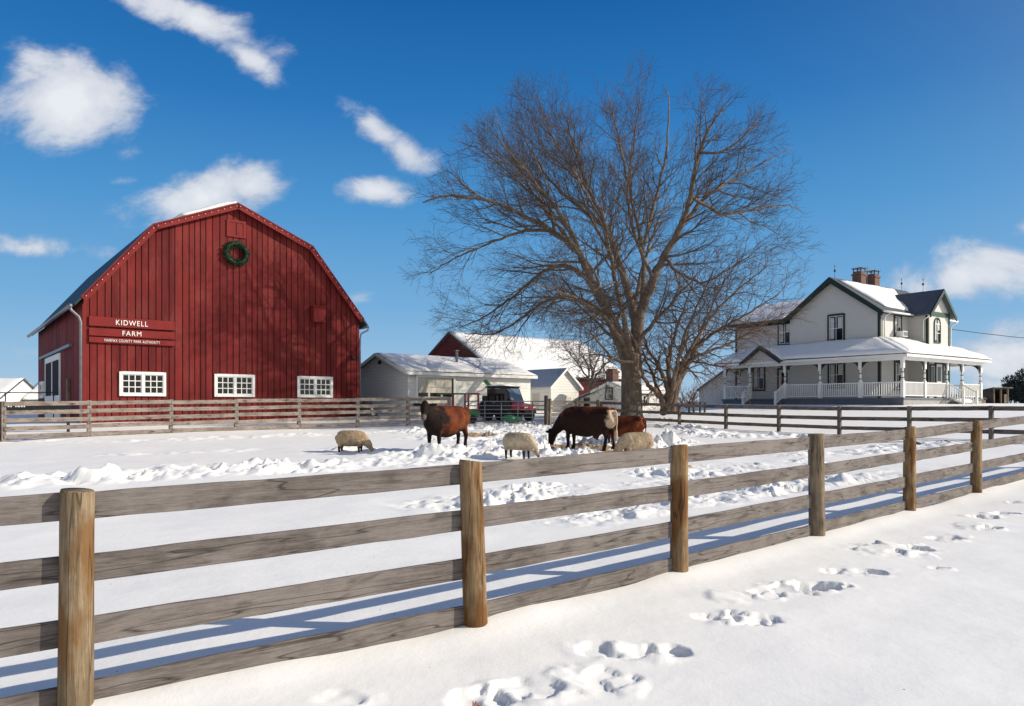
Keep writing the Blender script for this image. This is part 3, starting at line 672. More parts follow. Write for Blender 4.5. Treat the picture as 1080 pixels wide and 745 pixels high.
# rake boards along the roof edge and their strings of bulbs
for (a, b) in zip(prof[:-1], prof[1:]):
    d = Vector((b[0] - a[0], 0, b[1] - a[1])).normalized(); n = Vector((-d.z, 0, d.x))
    A = Vector((a[0], -.36, a[1])) - n * .004; B = Vector((b[0], -.36, b[1])) - n * .004
    MB().prism([A, B, B - n * .30, A - n * .30], (0, .06, 0)).build('rake_board', M_redtrim, barn)
m = MB()
for (a, b) in zip(prof[:-1], prof[1:]):
    d = Vector((b[0] - a[0], 0, b[1] - a[1])).normalized(); n = Vector((-d.z, 0, d.x)); A = Vector((a[0], -.299, a[1])) - n * .105; B = Vector((b[0], -.299, b[1])) - n * .105
    m.prism([A, B, B - n * .03, A - n * .03], (0, .285, 0))
m.build('soffit', M_redtrim, barn)
for i, (x, wx_) in enumerate(((1.55, 1.76), (5.78, 1.76), (10.04, 1.76))):
    fo = MB(); z0, z1 = 1.31, 2.20
    # white casing with a centre post; six panes to each half
    for (p0, p1, q0, q1, d) in ((x - .12, x, z0 - .12, z1 + .12, .07), (x + wx_, x + wx_ + .12, z0 - .12, z1 + .12, .07), (x, x + wx_, z1, z1 + .13, .08), (x, x + wx_, z0 - .12, z0, .09), (x + wx_ / 2 - .05, x + wx_ / 2 + .05, z0, z1, .065)):
        fo.box(p0, p1, -.05 - d, -.043, q0, q1)
    fo = fo.build('window', M_white, barn)
    g = MB(); mu = MB()
    for h in range(2):
        a = x + (0 if h == 0 else wx_ / 2 + .05); b = a + wx_ / 2 - .05
        g.box(a + .002, b - .002, -.055, -.045, z0 + .002, z1 - .002)
        for k in range(4): mu.box(a + .001 + (b - a - .002 - .04) * k / 3 - (0.02 if k in (0, 3) else 0) * 0, a + .001 + (b - a - .002 - .04) * k / 3 + .04, -.085, -.057, z0 + .001, z1 - .001)
        for k in range(4):
            zz = z0 + .001 + (z1 - z0 - .042) * k / 3 * 1.0; mu.box(a + .003, b - .003, -.088, -.059, zz, zz + .04)
    g.build('pane', M_glass, fo); mu.build('sash', M_white, fo)
# loft hatch under the peak
h0 = MB().box(6.40, 7.08, -.075, -.044, 9.34, 9.98).build('loft_hatch', M_redtrim, barn)
m = MB(); m.box(6.26, 6.40, -.10, -.045, 9.24, 10.1); m.box(7.08, 7.22, -.10, -.045, 9.24, 10.1); m.box(6.4, 7.08, -.10, -.045, 9.982, 10.1); m.box(6.4, 7.08, -.10, -.045, 9.24, 9.338); m.build('hatch_frame', M_redtrim, h0)
MB().box(6.72, 6.76, -.085, -.076, 9.34, 9.98).build('hatch_joint', M_black, h0)
# corner boards, gutter and downspout
MB().box(-.045, .12, -.06, -.046, -.5, 5.3).build('corner_board', M_redtrim, barn)
MB().box(Wd - .12, Wd + .03, -.06, -.046, -.5, 5.3).build('corner_board', M_redtrim, barn)
MB().tube([(-.55, -.3, 5.17), (-.55, Ln + .3, 5.17)], .09, 10).build('gutter', M_pipe, barn, smooth=True)
MB().tube([(-.55, -.22, 5.12), (-.5, -.2, 4.98), (-.2, -.12, 4.72), (-.12, -.1, 4.5), (-.12, -.1, -.4)], .06, 10).build('downspout', M_pipe, barn, smooth=True)
MB().tube([(Wd + .55, -.2, 5.15), (Wd + .5, -.15, 5.0), (Wd + .15, -.05, 4.8), (Wd + .1, -.02, 4.5), (Wd + .1, -.02, -.4)], .045, 8).build('downspout', M_pipe, barn, smooth=True)
MB().tube([(Wd + .45, -.25, 5.2), (Wd + .45, Ln, 5.2)], .08, 10).build('gutter', M_pipe, barn, smooth=True)
# sliding door with tall panes on the shaded side, track, small window
dr = MB(); dz0, dz1 = 1.25, 3.52
for (p, q, r, s_) in ((7.0, 7.3, .0, 3.52), (13.2, 13.5, .0, 3.52), (7.3, 13.2, 3.2, 3.52), (7.3, 13.2, .0, 1.3), (10.1, 10.4, 1.3, 3.2)): dr.box(-.12, -.05, p, q, r, s_)
dr = dr.build('side_door', M_white, barn)
MB().box(-.10, -.06, 7.302, 10.098, 1.302, 3.198).box(-.10, -.06, 10.402, 13.198, 1.302, 3.198).build('pane', M_black, dr)
MB().box(-.2, -.05, 3.0, 15.6, 3.58, 3.72).build('door_track', M_pipe, barn)
window(barn, 'window', (-.05, 16.2, 1.33), (0, -1, 0), 1.9, .75, M_white, .12, 2, 2, curtain=False)
MB().beam((-.16, 4.0, .75), (-.05, 4.0, .75), .5, 2.6).build('door_post', M_post2, barn)

# things hung on the barn
cv = math.cos(BR); sv = math.sin(BR)
def bw_(x, y, z): return Vector((-19.268 + cv * x - sv * y, 33.25 + sv * x + cv * y, zb + z))
sg = thing('wooden_sign', 'red three plank sign with raised white lettering on the barn wall', 'sign', bw_(.2, -.06, 3.6), BR)
def text_mesh(txt, name, parent, x0, x1, z, h, dep, m_, bold=.0, space=1.2):
    cu = bpy.data.curves.new('lettering', 'FONT'); cu.body = txt; cu.size = 1; cu.align_x = 'LEFT'; cu.extrude = .02; cu.offset = bold; cu.space_character = space
    t = bpy.data.objects.new('tmp', cu); COL.objects.link(t); dg = bpy.context.evaluated_depsgraph_get(); me = bpy.data.meshes.new_from_object(t.evaluated_get(dg)); bpy.data.objects.remove(t)
    xs = [v.co.x for v in me.vertices]; ys = [v.co.y for v in me.vertices]; sx = (x1 - x0) / (max(xs) - min(xs)); sy = h / (max(ys) - min(ys)); mx, my = min(xs), min(ys)
    for v in me.vertices: v.co = Vector((x0 + (v.co.x - mx) * sx, dep - v.co.z * .6, z + (v.co.y - my) * sy))
    o = bpy.data.objects.new(name, me); COL.objects.link(o); o.parent = parent; me.materials.clear(); me.materials.append(m_); return o
for (z0, z1, txt, a, b, h) in ((.75, 1.18, 'KIDWELL', 1.08, 2.42, .235), (.31, .66, 'FARM', 1.35, 2.14, .215), (.0, .25, 'FAIRFAX COUNTY PARK AUTHORITY', .62, 2.95, .125)):
    p = MB().box(0, 3.62, -.09, -.0, z0, z1).build('plank', M_redtrim, sg, bevel=.008)
    text_mesh(txt, 'lettering', p, a, b, (z0 + z1) / 2 - h / 2, h, -.1, M_letter)
wr = thing('christmas_wreath', 'round dark green wreath hanging below the barn loft hatch', 'wreath', bw_(6.72, -.18, 8.42), BR)
m = MB()
for k in range(900):
    a = random.random() * 2 * math.pi; b = random.random() * 2 * math.pi; rr = .13 * math.sqrt(random.random()); R_ = .49
    c = Vector(((R_ + rr * math.cos(b)) * math.cos(a), rr * math.sin(b), (R_ + rr * math.cos(b)) * math.sin(a)))
    d = Vector((math.cos(a) * math.cos(b) - .7 * math.sin(a), math.sin(b) - .3, math.sin(a) * math.cos(b) + .7 * math.cos(a))).normalized(); d = (d + Vector((random.uniform(-.5, .5), random.uniform(-.5, .5), random.uniform(-.5, .5)))).normalized()
    s_ = d.orthogonal().normalized() * .022; L_ = random.uniform(.09, .17)
    m.add([c - s_, c + s_, c + d * L_ + s_ * .3, c + d * L_ - s_ * .3], [(0, 1, 2, 3)])
m.build('greenery', M_wreath, wr)
MB().tube([(.49 * math.cos(t), 0, .49 * math.sin(t)) for t in [2 * math.pi * k / 24 for k in range(25)]], .10, 8).build('ring', M_wreath, wr, smooth=True)
fb = thing('vent_box', 'small square red box mounted on the right half of the barn wall', 'box', bw_(11.02, -.06, 5.25), BR)
MB().box(-.33, .33, -.36, 0, 0, .80).build('housing', M_redtrim, fb, bevel=.01); MB().box(-.38, .38, -.42, .0, .802, .85).build('lid', M_redtrim, fb)
fl = thing('wall_lamp', 'small dark lamp fixed low near the right corner of the barn wall', 'lamp', bw_(12.95, -.05, 3.35), BR)
MB().tube([(0, 0, .1), (0, -.25, .18), (0, -.4, .1)], .035, 8).build('bracket', M_black, fl, smooth=True); MB().tube([(0, -.4, .12), (0, -.4, -.02), (0, -.4, -.1)], [.05, .16, .18], 12).build('lamp_shade', M_black, fl, smooth=True)
# string of bulbs
sl = thing('string_lights', 'string of small clear bulbs along the barn roof edge', 'lights', bw_(XM, -.38, 10.7), BR)
cab = []; bulbs = []
for (a, b) in zip(prof[:-1], prof[1:]):
    d = Vector((b[0] - a[0], 0, b[1] - a[1])); L_ = d.length; d.normalize(); n = Vector((-d.z, 0, d.x)); k = int(L_ / .32)
    for i in range(k):
        p = Vector((a[0], 0, a[1])) + d * (L_ * (i + .5) / k) - n * .09 - Vector((XM, 0, 10.7)); p.y = -.005
        cab.append(p + Vector((0, 0, .012 * (i % 2)))); bulbs.append(p - n * .06 + Vector((0, -.02, 0)))
MB().tube(cab, .01, 5).build('cable', M_black, sl)
b0 = MB().ball((0, 0, 0), (.016, .016, .024), 8, 5).build('bulb', M_bulb, sl, smooth=True); b0.location = bulbs[0]
for p in bulbs[1:]:
    c = b0.copy(); COL.objects.link(c); c.parent = sl; c.location = p
# low dark board with a worn line of white marks beside the barn
lb = thing('notice_board', 'long dark board with a worn line of small white marks by the left yard fence', 'sign', (-19.35, 28.8, .95), math.radians(20))
MB().box(-1.3, 1.9, -.03, .0, .72, 1.12).build('board', M_darkpl, lb)
MB().box(-1.15, -1.05, .0, .08, -.3, 1.1).build('post', M_post3, lb); MB().box(1.75, 1.85, .0, .08, -.3, 1.1).build('post', M_post3, lb)
m = MB(); x = -.78
for L_ in (.07, .05, .06, .08, .05, 0, .06, .05, 0, .05, .08, .06, .05):
    if L_: m.box(x, x + L_, -.036, -.031, .93, 1.02 + random.uniform(-.02, .01))
    x += (L_ or .05) + .03
m.build('white_marks', M_letter, lb)

# ------------------------------------------------------------------ farmhouse (local x = to the right and away, y = to the left and away)
HR = math.radians(35.69); HZ = 2.0
house = thing('farmhouse', 'white two storey farmhouse with dark green trim and a wraparound porch', 'house', (25.75, 48.75, HZ), HR)
WX, WY = 2.04, 2.6              # the two seen walls
XE, YG, YE = 12.5, 9.72, 14.9   # right end, end of the gable, end of the wing
EV, PK = 6.85, 9.42             # eaves and ridge
ym = (WY + YG) / 2
# main block: gable wall to the left, eaves wall to the right
MB().prism([(WX, WY, -.3), (WX, YG, -.3), (WX, YG, EV), (WX, ym, PK - .25), (WX, WY, EV)], (XE - WX, 0, 0)).build('wall', M_siding, house)
MB().box(WX + .12, 8.5, YG + .003, YE, -.3, EV - .05).build('wall', M_siding, house)
# bay on the right side with its own small gable
BX0, BX1, BY = 6.0, 9.28, 1.2; bm_ = (BX0 + BX1) / 2; BP = 8.42
MB().prism([(BX0, BY, -.3), (BX1, BY, -.3), (BX1, BY, EV), (bm_, BY, BP - .2), (BX0, BY, EV)], (0, WY - BY + 2.5, 0)).build('bay_wall', M_siding, house)
def roof_slab(name, a, b, c, d, t, m_, parent):
    a, b, c, d = [Vector(p) for p in (a, b, c, d)]; n = (b - a).cross(d - a).normalized()
    if n.z < 0: n = -n
    return MB().add([a, b, c, d, a - n * t, b - n * t, c - n * t, d - n * t], [(0, 1, 2, 3), (7, 6, 5, 4), (0, 4, 5, 1), (1, 5, 6, 2), (2, 6, 7, 3), (3, 7, 4, 0)]).build(name, m_, parent)
oh = .42; sl_ = (PK - EV) / (ym - WY)
ez = EV + .06 - oh * sl_; x0r, x1r = WX - .45, XE + .45
r1 = roof_slab('roof', (x0r, WY - oh, ez), (x1r, WY - oh, ez), (x1r, ym, PK + .06), (x0r, ym, PK + .06), .14, M_mroof_x, house)
r2 = roof_slab('roof', (x0r, YG + oh, ez), (x1r, YG + oh, ez), (x1r, ym + .003, PK + .058), (x0r, ym + .003, PK + .058), .14, M_mroof_x, house)
# heavy dark green rake boards and frieze
for (ya, yb) in ((WY - oh, ym), (YG + oh, ym)):
    MB().prism([(x0r - .03, ya, ez + .01), (x0r - .03, yb, PK + .07), (x0r - .03, yb, PK - .38), (x0r - .03, ya, ez - .36)], (.10, 0, 0)).build('rake_board', M_green, house)
    MB().prism([(x0r + .075, ya, ez - .16), (x0r + .075, yb, PK - .1), (x0r + .075, yb, PK - .16), (x0r + .075, ya, ez - .22)], (.45, 0, 0)).build('soffit', M_green, house)
MB().box(WX - .05, BX0 - .01, WY - .05, WY - .003, EV - .36, EV - .02).build('frieze', M_green, house)
MB().box(WX - .4, BX0 - .2, WY - oh - .05, WY - oh + .05, ez - .2, ez - .03).build('fascia', M_green, house)
MB().tube([(x0r, WY - oh - .1, ez - .06), (BX0 - .3, WY - oh - .1, ez - .06)], .075, 8).build('gutter', M_white, house, smooth=True)
MB().box(WX - .04, WX + .14, WY - .04, WY + .14, .5, EV - .3).build('corner_board', M_green, house)
MB().box(XE - .12, XE + .04, WY - .04, WY + .14, 3, EV - .1).build('corner_board', M_green, house)
MB().tube([(WX + .45, WY - oh - .1, ez - .1), (WX + .45, WY - .2, EV - .55), (WX + .45, WY - .1, EV - .8), (WX + .45, WY - .1, 4.6)], .05, 8).build('downspout', M_white, house, smooth=True)
MB().tube([(XE + .2, WY - oh - .1, ez - .06), (BX1 + .6, WY - oh - .1, ez - .06)], .075, 8).build('gutter', M_white, house, smooth=True)
MB().tube([(XE + .2, WY - oh - .1, ez - .1), (XE + .1, WY - .15, EV - .6), (XE + .05, WY - .1, EV - .8), (XE + .05, WY - .1, 4.)], .05, 8).build('downspout', M_white, house, smooth=True)
# snow left on the main roof
snow_sheet('roof_snow', house, [(2.9, WY + .12, ez + (.12 + oh) * sl_ * 1.0 + .02), (6.1, WY - .1, ez + .3 * sl_ + .01), (10.6, ym - .2, PK - .07), (2.2, ym - .3, PK - .13)], .16, 22, 14, .3, .06, seed=4)
# wing roof, snow covered
wz = PK - .75; wym = WX + 3.6
roof_slab('wing_roof', (WX - .3, YG - .2, EV - .12), (WX - .3, YE + .4, EV - .12), (wym, YE + .4, wz), (wym, YG - .2, wz), .12, M_mroof_y, house)
roof_slab('wing_roof', (2 * wym - WX + .3, YG - .2, EV - .12), (2 * wym - WX + .3, YE + .4, EV - .12), (wym + .003, YE + .4, wz - .002), (wym + .003, YG - .2, wz - .002), .12, M_mroof_y, house)
MB().prism([(WX + .12, YE - .2, EV - .052), (2 * wym - WX, YE - .2, EV - .052), (wym, YE - .2, wz - .15)], (0, .2, 0)).build('wing_gable', M_siding, house)
snow_sheet('roof_snow', house, [(WX - .27, YG + .5, EV - .1), (WX - .27, YE + .38, EV - .1), (wym, YE + .38, wz + .01), (wym, YG - .1, wz + .01)], .12, 16, 10, .3, .05, seed=9)
MB().box(WX - .34, WX - .28, YG - .1, YE + .42, EV - .34, EV - .1).build('fascia', M_green, house)
MB().box(WX + .05, WX + .118, YG + .01, YE, EV - .45, EV - .12).build('frieze', M_green, house)
MB().box(WX + .06, WX + .2, YE - .12, YE + .04, .5, EV - .4).build('corner_board', M_green, house)
# bay roof and its trim, the sunlit faces coloured a lighter green
bo = .38; bs = (BP - EV) / (bm_ - BX0); be = EV + .05 - bo * bs
yb1 = 5.0
roof_slab('bay_roof', (BX0 - bo, BY - bo, be), (BX0 - bo, 2.2, be), (bm_, yb1, BP + .05), (bm_, BY - bo, BP + .05), .10, M_mroof_y, house)
roof_slab('bay_roof', (BX1 + bo, BY - bo, be), (BX1 + bo, 2.2, be), (bm_ + .002, yb1, BP + .048), (bm_ + .002, BY - bo, BP + .048), .10, M_mroof_y, house)
for s_, bx in ((-1, BX0 - bo), (1, BX1 + bo)):
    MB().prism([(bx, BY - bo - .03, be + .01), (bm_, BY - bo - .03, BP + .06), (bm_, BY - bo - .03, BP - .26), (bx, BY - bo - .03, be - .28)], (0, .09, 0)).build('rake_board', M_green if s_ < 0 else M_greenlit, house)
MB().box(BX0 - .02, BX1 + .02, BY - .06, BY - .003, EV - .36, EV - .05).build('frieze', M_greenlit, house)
MB().box(BX0 - .06, BX0 - .003, BY + .01, WY, EV - .36, EV - .05).build('frieze', M_green, house)
MB().box(BX0 - .05, BX0 + .13, BY - .045, BY + .12, .5, EV - .36).build('corner_board', M_green, house)
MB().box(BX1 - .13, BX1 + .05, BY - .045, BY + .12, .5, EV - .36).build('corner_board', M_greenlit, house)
MB().tube([(BX0 - bo + .05, BY - .2, be - .08), (BX0 - .15, BY - .1, EV - .5), (BX0 - .1, BY + .25, EV - .7), (BX0 - .1, BY + .25, 4.7)], .045, 8).build('downspout', M_white, house, smooth=True)
# windows
window(house, 'window', (WX, 6.42, 4.76), (0, -1, 0), 1.12, 1.85, M_green, .12, 2, 2)
window(house, 'window', (WX + .12, 10.75, 4.86), (0, -1, 0), 1.0, 1.8, M_green, .12, 2, 2)
window(house, 'window', (WX, 6.40, 1.35), (0, -1, 0), 1.12, 1.8, M_green, .12, 2, 2)
window(house, 'window', (WX + .12, 13.1, 1.3), (0, -1, 0), .95, 1.9, M_green, .12, 2, 2)
window(house, 'window', (4.05, WY, 4.9), (1, 0, 0), .85, 1.5, M_green, .12, 2, 2)
window(house, 'window', (4.1, WY, 1.2), (1, 0, 0), .85, 2.0, M_green, .12, 2, 2)
window(house, 'window', (6.95, BY, 4.6), (1, 0, 0), .85, 1.75, M_greenlit, .07, 2, 2, arch=True)
# air conditioner in the upstairs window
ac = MB().box(4.2, 4.85, WY - .55, WY - .05, 4.92, 5.32).build('air_conditioner', M_white, house, bevel=.02)
MB().box(4.26, 4.79, WY - .565, WY - .552, 4.98, 5.26).build('grille', M_pipe, ac)
# doors
def door(name, org, ux, w, h, m_):
    ux = Vector(ux); n = Vector((ux.y, -ux.x, 0)); O = Vector(org)
    d = MB(); 
    def slab(m, a0, a1, b0, b1, d0, d1):
        vs = [O + ux * a + Vector((0, 0, b)) + n * d for a in (a0, a1) for d in (d0, d1) for b in (b0, b1)]
        m.add(vs, [(0, 1, 3, 2), (4, 6, 7, 5), (0, 4, 5, 1), (2, 3, 7, 6), (0, 2, 6, 4), (1, 5, 7, 3)])
    slab(d, 0, w, 0, h, .01, .05); o = d.build(name, m_, house)
    f = MB(); slab(f, -.14, 0, 0, h + .14, .01, .09); slab(f, w, w + .14, 0, h + .14, .01, .09); slab(f, 0, w, h, h + .14, .01, .09); f.build('door_frame', M_green, o)
    g = MB(); slab(g, w * .22, w * .78, h * .5, h * .92, .051, .057); g.build('pane', M_glass, o)
    k = MB().ball(O + ux * w * .9 + n * .09 + Vector((0, 0, h * .45)), .035, 8, 5); k.build('handle', M_darkpl, o); return o
door('door', (WX + .12, 10.75, .5), (0, -1, 0), 1.0, 2.3, M_siding)
door('front_door', (7.15, BY, .5), (1, 0, 0), .95, 2.5, M_white)
for xx in (6.35, 8.3): window(house, 'sidelight', (xx, BY, .75), (1, 0, 0), .6, 2.1, M_green, .08, 1, 1, curtain=False)
# chimneys
def chimney(x, y):
    c = MB().box(x - .36, x + .36, y - .36, y + .36, PK - 1.0, PK + .62).box(x - .42, x + .42, y - .42, y + .42, PK + .622, PK + .74).box(x - .33, x + .33, y - .33, y + .33, PK + .742, PK + .92).build('chimney', M_brick, house)
    m = MB().box(x - .42, x + .42, y - .42, y + .42, PK + 1.14, PK + 1.18)
    for a in (-.3, .3):
        for b in (-.3, .3): m.box(x + a - .03, x + a + .03, y + b - .03, y + b + .03, PK + .922, PK + 1.138)
    m.build('chimney_cap', M_darkpl, c); return c
chimney(5.9, ym + .1); chimney(7.9, ym + .1)
m = MB(); m.tube([(6.9, ym, PK), (6.9, ym, PK + 1.5)], .02, 6); m.tube([(6.4, ym, PK + 1.4), (7.4, ym, PK + 1.4)], .015, 5); m.tube([(6.55, ym, PK + 1.2), (7.25, ym, PK + 1.2)], .015, 5); m.build('aerial', M_pipe, house)
def rod(x, y, z):
    m = MB(); m.tube([(x, y, z), (x, y, z + .9)], .015, 6); m.ball((x, y, z + .55), (.085, .085, .1), 8, 6); m.ball((x, y, z + .9), (.03, .03, .09), 6, 4); m.build('lightning_rod', M_darkpl, house)
rod(WX + .3, ym, PK + .05); rod(XE - .3, ym, PK + .05); rod(bm_, 2.3, BP + .04)
# ---- porch
FZ = .50; PE = 3.38           # floor height and eave height
PYL = 14.5; PXR = 11.6        # ends of the two arms
MB().box(-.15, WX - .003, -.15, PYL + .1, FZ - .12, FZ).box(WX, PXR + .15, -.15, WY - .003, FZ - .12, FZ).build('porch_floor', M_porchfloor, house)
MB().box(-.08, -.02, -.06, PYL, -.4, FZ - .12).build('skirting', M_porchfloor, house)  # shaded arm: the darker grey puts its shade into the colour
MB().box(-.02, PXR, -.08, -.02, -.4, FZ - .12).build('skirting', M_skirt, house)  # sunlit arm: a paler skirting grey with the light coloured in
# beams above the posts
MB().box(-.11, .11, .113, PYL + .1, 2.98, 3.24).build('porch_beam', M_white, house)
MB().box(-.11, PXR + .1, -.11, .11, 2.98, 3.24).build('porch_beam', M_white, house)
MB().box(PXR - .11, PXR + .1, .113, WY, 2.98, 3.24).build('porch_beam', M_white, house)
MB().box(.115, WX, PYL - .11, PYL + .1, 2.98, 3.24).build('porch_beam', M_white, house)
MB().add([(.1, .1, 3.23), (PXR, .1, 3.23), (PXR, WY, 3.25), (WX, WY, 3.25), (WX, PYL, 3.25), (.1, PYL, 3.23)], [(0, 1, 2, 3), (0, 3, 4, 5)]).build('porch_ceiling', M_white, house)
PO = .55
def porch_roof(zoff, thick, name, m_, snow=False):
    E = PE
    o0 = (-PO, -PO, E); o1 = (PXR + PO, -PO, E); oL = (-PO, PYL + PO, E); iC = (WX, WY, 4.72); iL = (WX, PYL - .8, 4.6); iR = (PXR - 2.2, WY, 4.72); oR = (PXR + PO, WY + .6, E + .0); oLe = (WX, PYL + PO, E + .1)
    return o0, o1, oL, iC, iL, iR, oR, oLe
o0, o1, oL, iC, iL, iR, oR, oLe = porch_roof(0, 0, '', None)
for q in ((o0, oL, iL, iC), (o0, iC, iR, o1), (o1, iR, (PXR - 2.2, WY + .6, 4.72), oR), (oL, oLe, (WX + .02, PYL - .8, 4.6), iL)):
    roof_slab('porch_roof', *q, .10, M_mroof_y, house)
def fas(a, b): MB().beam(a, b, .09, .17).build('porch_fascia', M_white, house)
fas((-PO + .03, -PO, PE - .12), (-PO + .03, PYL + PO, PE - .12)); fas((-PO, -PO + .03, PE - .12), (PXR + PO, -PO + .03, PE - .12)); fas((PXR + PO - .03, -PO, PE - .12), (PXR + PO - .03, WY, PE - .12)); fas((-PO, PYL + PO - .03, PE - .12), (WX, PYL + PO - .03, PE - .12))
MB().add([(-PO, -PO, PE - .17), (PXR + PO, -PO, PE - .17), (PXR + PO, .0, PE - .17), (0, 0, PE - .17), (0, PYL + PO, PE - .17), (-PO, PYL + PO, PE - .17)], [(0, 1, 2, 3), (0, 3, 4, 5)]).build('porch_soffit', M_white, house)
def lift(p, d): return (p[0], p[1], p[2] + d)
sn = [snow_sheet('porch_snow', house, [lift(o0, .015), lift(oL, .015), lift(iL, .02), lift(iC, .02)], .20, 34, 10, .45, .06, seed=12),
      snow_sheet('porch_snow', house, [lift(o0, .017), lift(o1, .015), lift(iR, .02), lift(iC, .022)], .24, 28, 10, .5, .09, seed=15),
      snow_sheet('porch_snow', house, [lift(o1, .016), lift(oR, .016), (PXR - 2.2, WY + .6, 4.74), lift(iR, .021)], .18, 10, 8, .35, .05, seed=17)]
# rounded drift over the corner hip of the porch roof
m = MB(); rows = []
for i in range(9):
    t = i / 8; p = Vector(o0).lerp(Vector(iC), t * .98 + .01); r = .17 * math.sqrt(max(.02, math.sin(math.pi * (.06 + .86 * t))))
    rows.append([p + Vector((math.cos(a) * .707, -math.cos(a) * .707, 0)) * r * 1.8 + Vector((0, 0, math.sin(a) * r * .75 + .06)) for a in [2 * math.pi * j / 14 for j in range(14)]])
m.rings(rows).build('porch_snow', M_rsnow, house, smooth=True)
# small gable over the steps
gy0, gy1 = 8.85, 11.95; gm_ = (gy0 + gy1) / 2; gzp = 4.52; gze = 3.42
MB().prism([(-.55, gy0, gze - .1), (-.55, gy1, gze - .1), (-.55, gm_, gzp - .12)], (.12, 0, 0)).build('porch_gable', M_siding, house)
for ya in (gy0 - .25, gy1 + .25):
    zz = gze - .12
    roof_slab('gable_roof', (-.95, ya, zz), (-.95, gm_, gzp), (1.5, gm_, gzp), (.0, ya, zz), .08, M_mroof_y, house)
    MB().prism([(-.97, ya, zz + .02), (-.97, gm_, gzp + .02), (-.97, gm_, gzp - .24), (-.97, ya, zz - .2)], (.10, 0, 0)).build('rake_board', M_green, house)
snow_sheet('porch_snow', house, [(-.6, gy0 - .2, gze - .05), (.1, gy0 - .2, gze - .02), (1.5, gm_, gzp + .02), (-.6, gm_, gzp + .02)], .1, 8, 6, .25, .03, seed=21)
snow_sheet('porch_snow', house, [(-.6, gy1 + .2, gze - .05), (.1, gy1 + .2, gze - .02), (1.5, gm_, gzp + .02), (-.6, gm_, gzp + .02)], .1, 8, 6, .25, .03, seed=23)
# turned posts with dark brackets
def porch_post(x, y, dirs):
    m = MB(); w = .105
    m.box(x - w, x + w, y - w, y + w, FZ, FZ + 1.15); m.box(x - w, x + w, y - w, y + w, 2.45, 2.98)
    prof_ = [(1.15, .085), (1.2, .07), (1.25, .095), (1.32, .075), (1.6, .085), (1.9, .072), (1.95, .095), (2.0, .07), (2.42, .062), (2.45, .085)]
    m.tube([(x, y, z + (FZ if z < 1.17 else FZ if z < 1.9 else FZ)) if False else (x, y, z + .5 if z < 1.9 else z) for z, r in prof_], [r for z, r in prof_], 10, False)
    o = m.build('porch_post', M_white, house)
    for (dx_, dy_) in dirs:
        b = MB(); K = 7; out_ = []; 
        p0 = Vector((x, y, 2.975)) + Vector((dx_, dy_, 0)) * w; D = Vector((dx_, dy_, 0)); S = Vector((-dy_, dx_, 0)) * .025
        arc = [p0 + D * (.62 * (1 - math.sin(t))) + Vector((0, 0, -.62 * (1 - math.cos(t)))) for t in [math.pi / 2 * k / K for k in range(K + 1)]]
        poly = [p0] + arc
        b.prism([q - S for q in poly], S * 2).build('bracket', M_green, o)
    for zz in (1.78, 2.16): MB().box(x - .085, x + .085, y - .085, y + .085, zz, zz + .05).build('collar', M_green, o)
    return o
for i, y in enumerate((2.88, 5.9, 8.77, 11.91, 14.3)): porch_post(0, y, [(0, 1), (0, -1)] if i < 4 else [(0, -1)])
porch_post(0, 0, [(0, 1), (1, 0)])
for i, x in enumerate((2.95, 6.19, 8.54, 11.58)): porch_post(x, 0, [(1, 0), (-1, 0)] if i < 3 else [(-1, 0), (0, 1)])
porch_post(1.8, 14.3, [(0, -1), (-1, 0)])
def railing(a, b, z0=None):
    a, b = Vector(a), Vector(b); L_ = (b - a).length; d = (b - a).normalized(); m = MB()
    m.beam(a + Vector((0, 0, 1.02)), b + Vector((0, 0, 1.02)), .09, .07); m.beam(a + Vector((0, 0, .14)), b + Vector((0, 0, .14)), .06, .07)
    k = max(2, int(L_ / .155))
    for i in range(k):
        p = a.lerp(b, (i + .5) / k); m.beam(p + Vector((0, 0, .175)), p + Vector((0, 0, .985)), .05, .05, (1, 0, 0))
    return m.build('railing', M_white, house)
ys = [.105, 2.88, 5.9, 8.77]
for a, b in zip(ys[:-1], ys[1:]): railing((0, a + .1, FZ), (0, b - .105, FZ))
railing((0, 12.02, FZ), (0, 14.19, FZ)); railing((.105, 14.3, FZ), (1.69, 14.3, FZ))
railing((.11, 0, FZ), (2.84, 0, FZ)); railing((3.06, 0, FZ), (6.08, 0, FZ)); railing((8.65, 0, FZ), (11.47, 0, FZ)); railing((11.58, .11, FZ), (11.58, WY - .1, FZ))
# steps, with sloping rails
def steps(org, ux, out, w):
    O = Vector(org); ux = Vector(ux); out = Vector(out); m = MB()
    for k in range(3):
        z1 = FZ - .04 - .17 * (k + 1); p = O + out * (.30 * k + .16)
        m.prism([p, p + ux * w, p + ux * w + out * .30, p + out * .30], (0, 0, z1 + .4)) if False else m.add([q + Vector((0, 0, z)) for z in (-.4, z1) for q in (p, p + ux * w, p + ux * w + out * .30, p + out * .30)], [(3, 2, 1, 0), (4, 5, 6, 7), (0, 1, 5, 4), (1, 2, 6, 5), (2, 3, 7, 6), (3, 0, 4, 7)])
    st = m.build('steps', M_porchfloor, house)
    for e in (.0, w):
        a = O + ux * e + out * .1; b = O + ux * e + out * 1.05; r = MB()
        r.beam(a + Vector((0, 0, FZ + 1.0)), b + Vector((0, 0, .92)), .08, .08); r.beam(a + Vector((0, 0, FZ + .12)), b + Vector((0, 0, .12)), .06, .06)
        r.beam(b + Vector((0, 0, -.3)), b + Vector((0, 0, 1.05)), .13, .13, (1, 0, 0))
        for i in range(6):
            t = (i + .5) / 6; q = a.lerp(b, t); r.beam(q + Vector((0, 0, FZ + .13 - t * .42)), q + Vector((0, 0, FZ + .98 - t * .56)), .045, .045, (1, 0, 0))
        r.build('stair_rail', M_white, house)
    return st
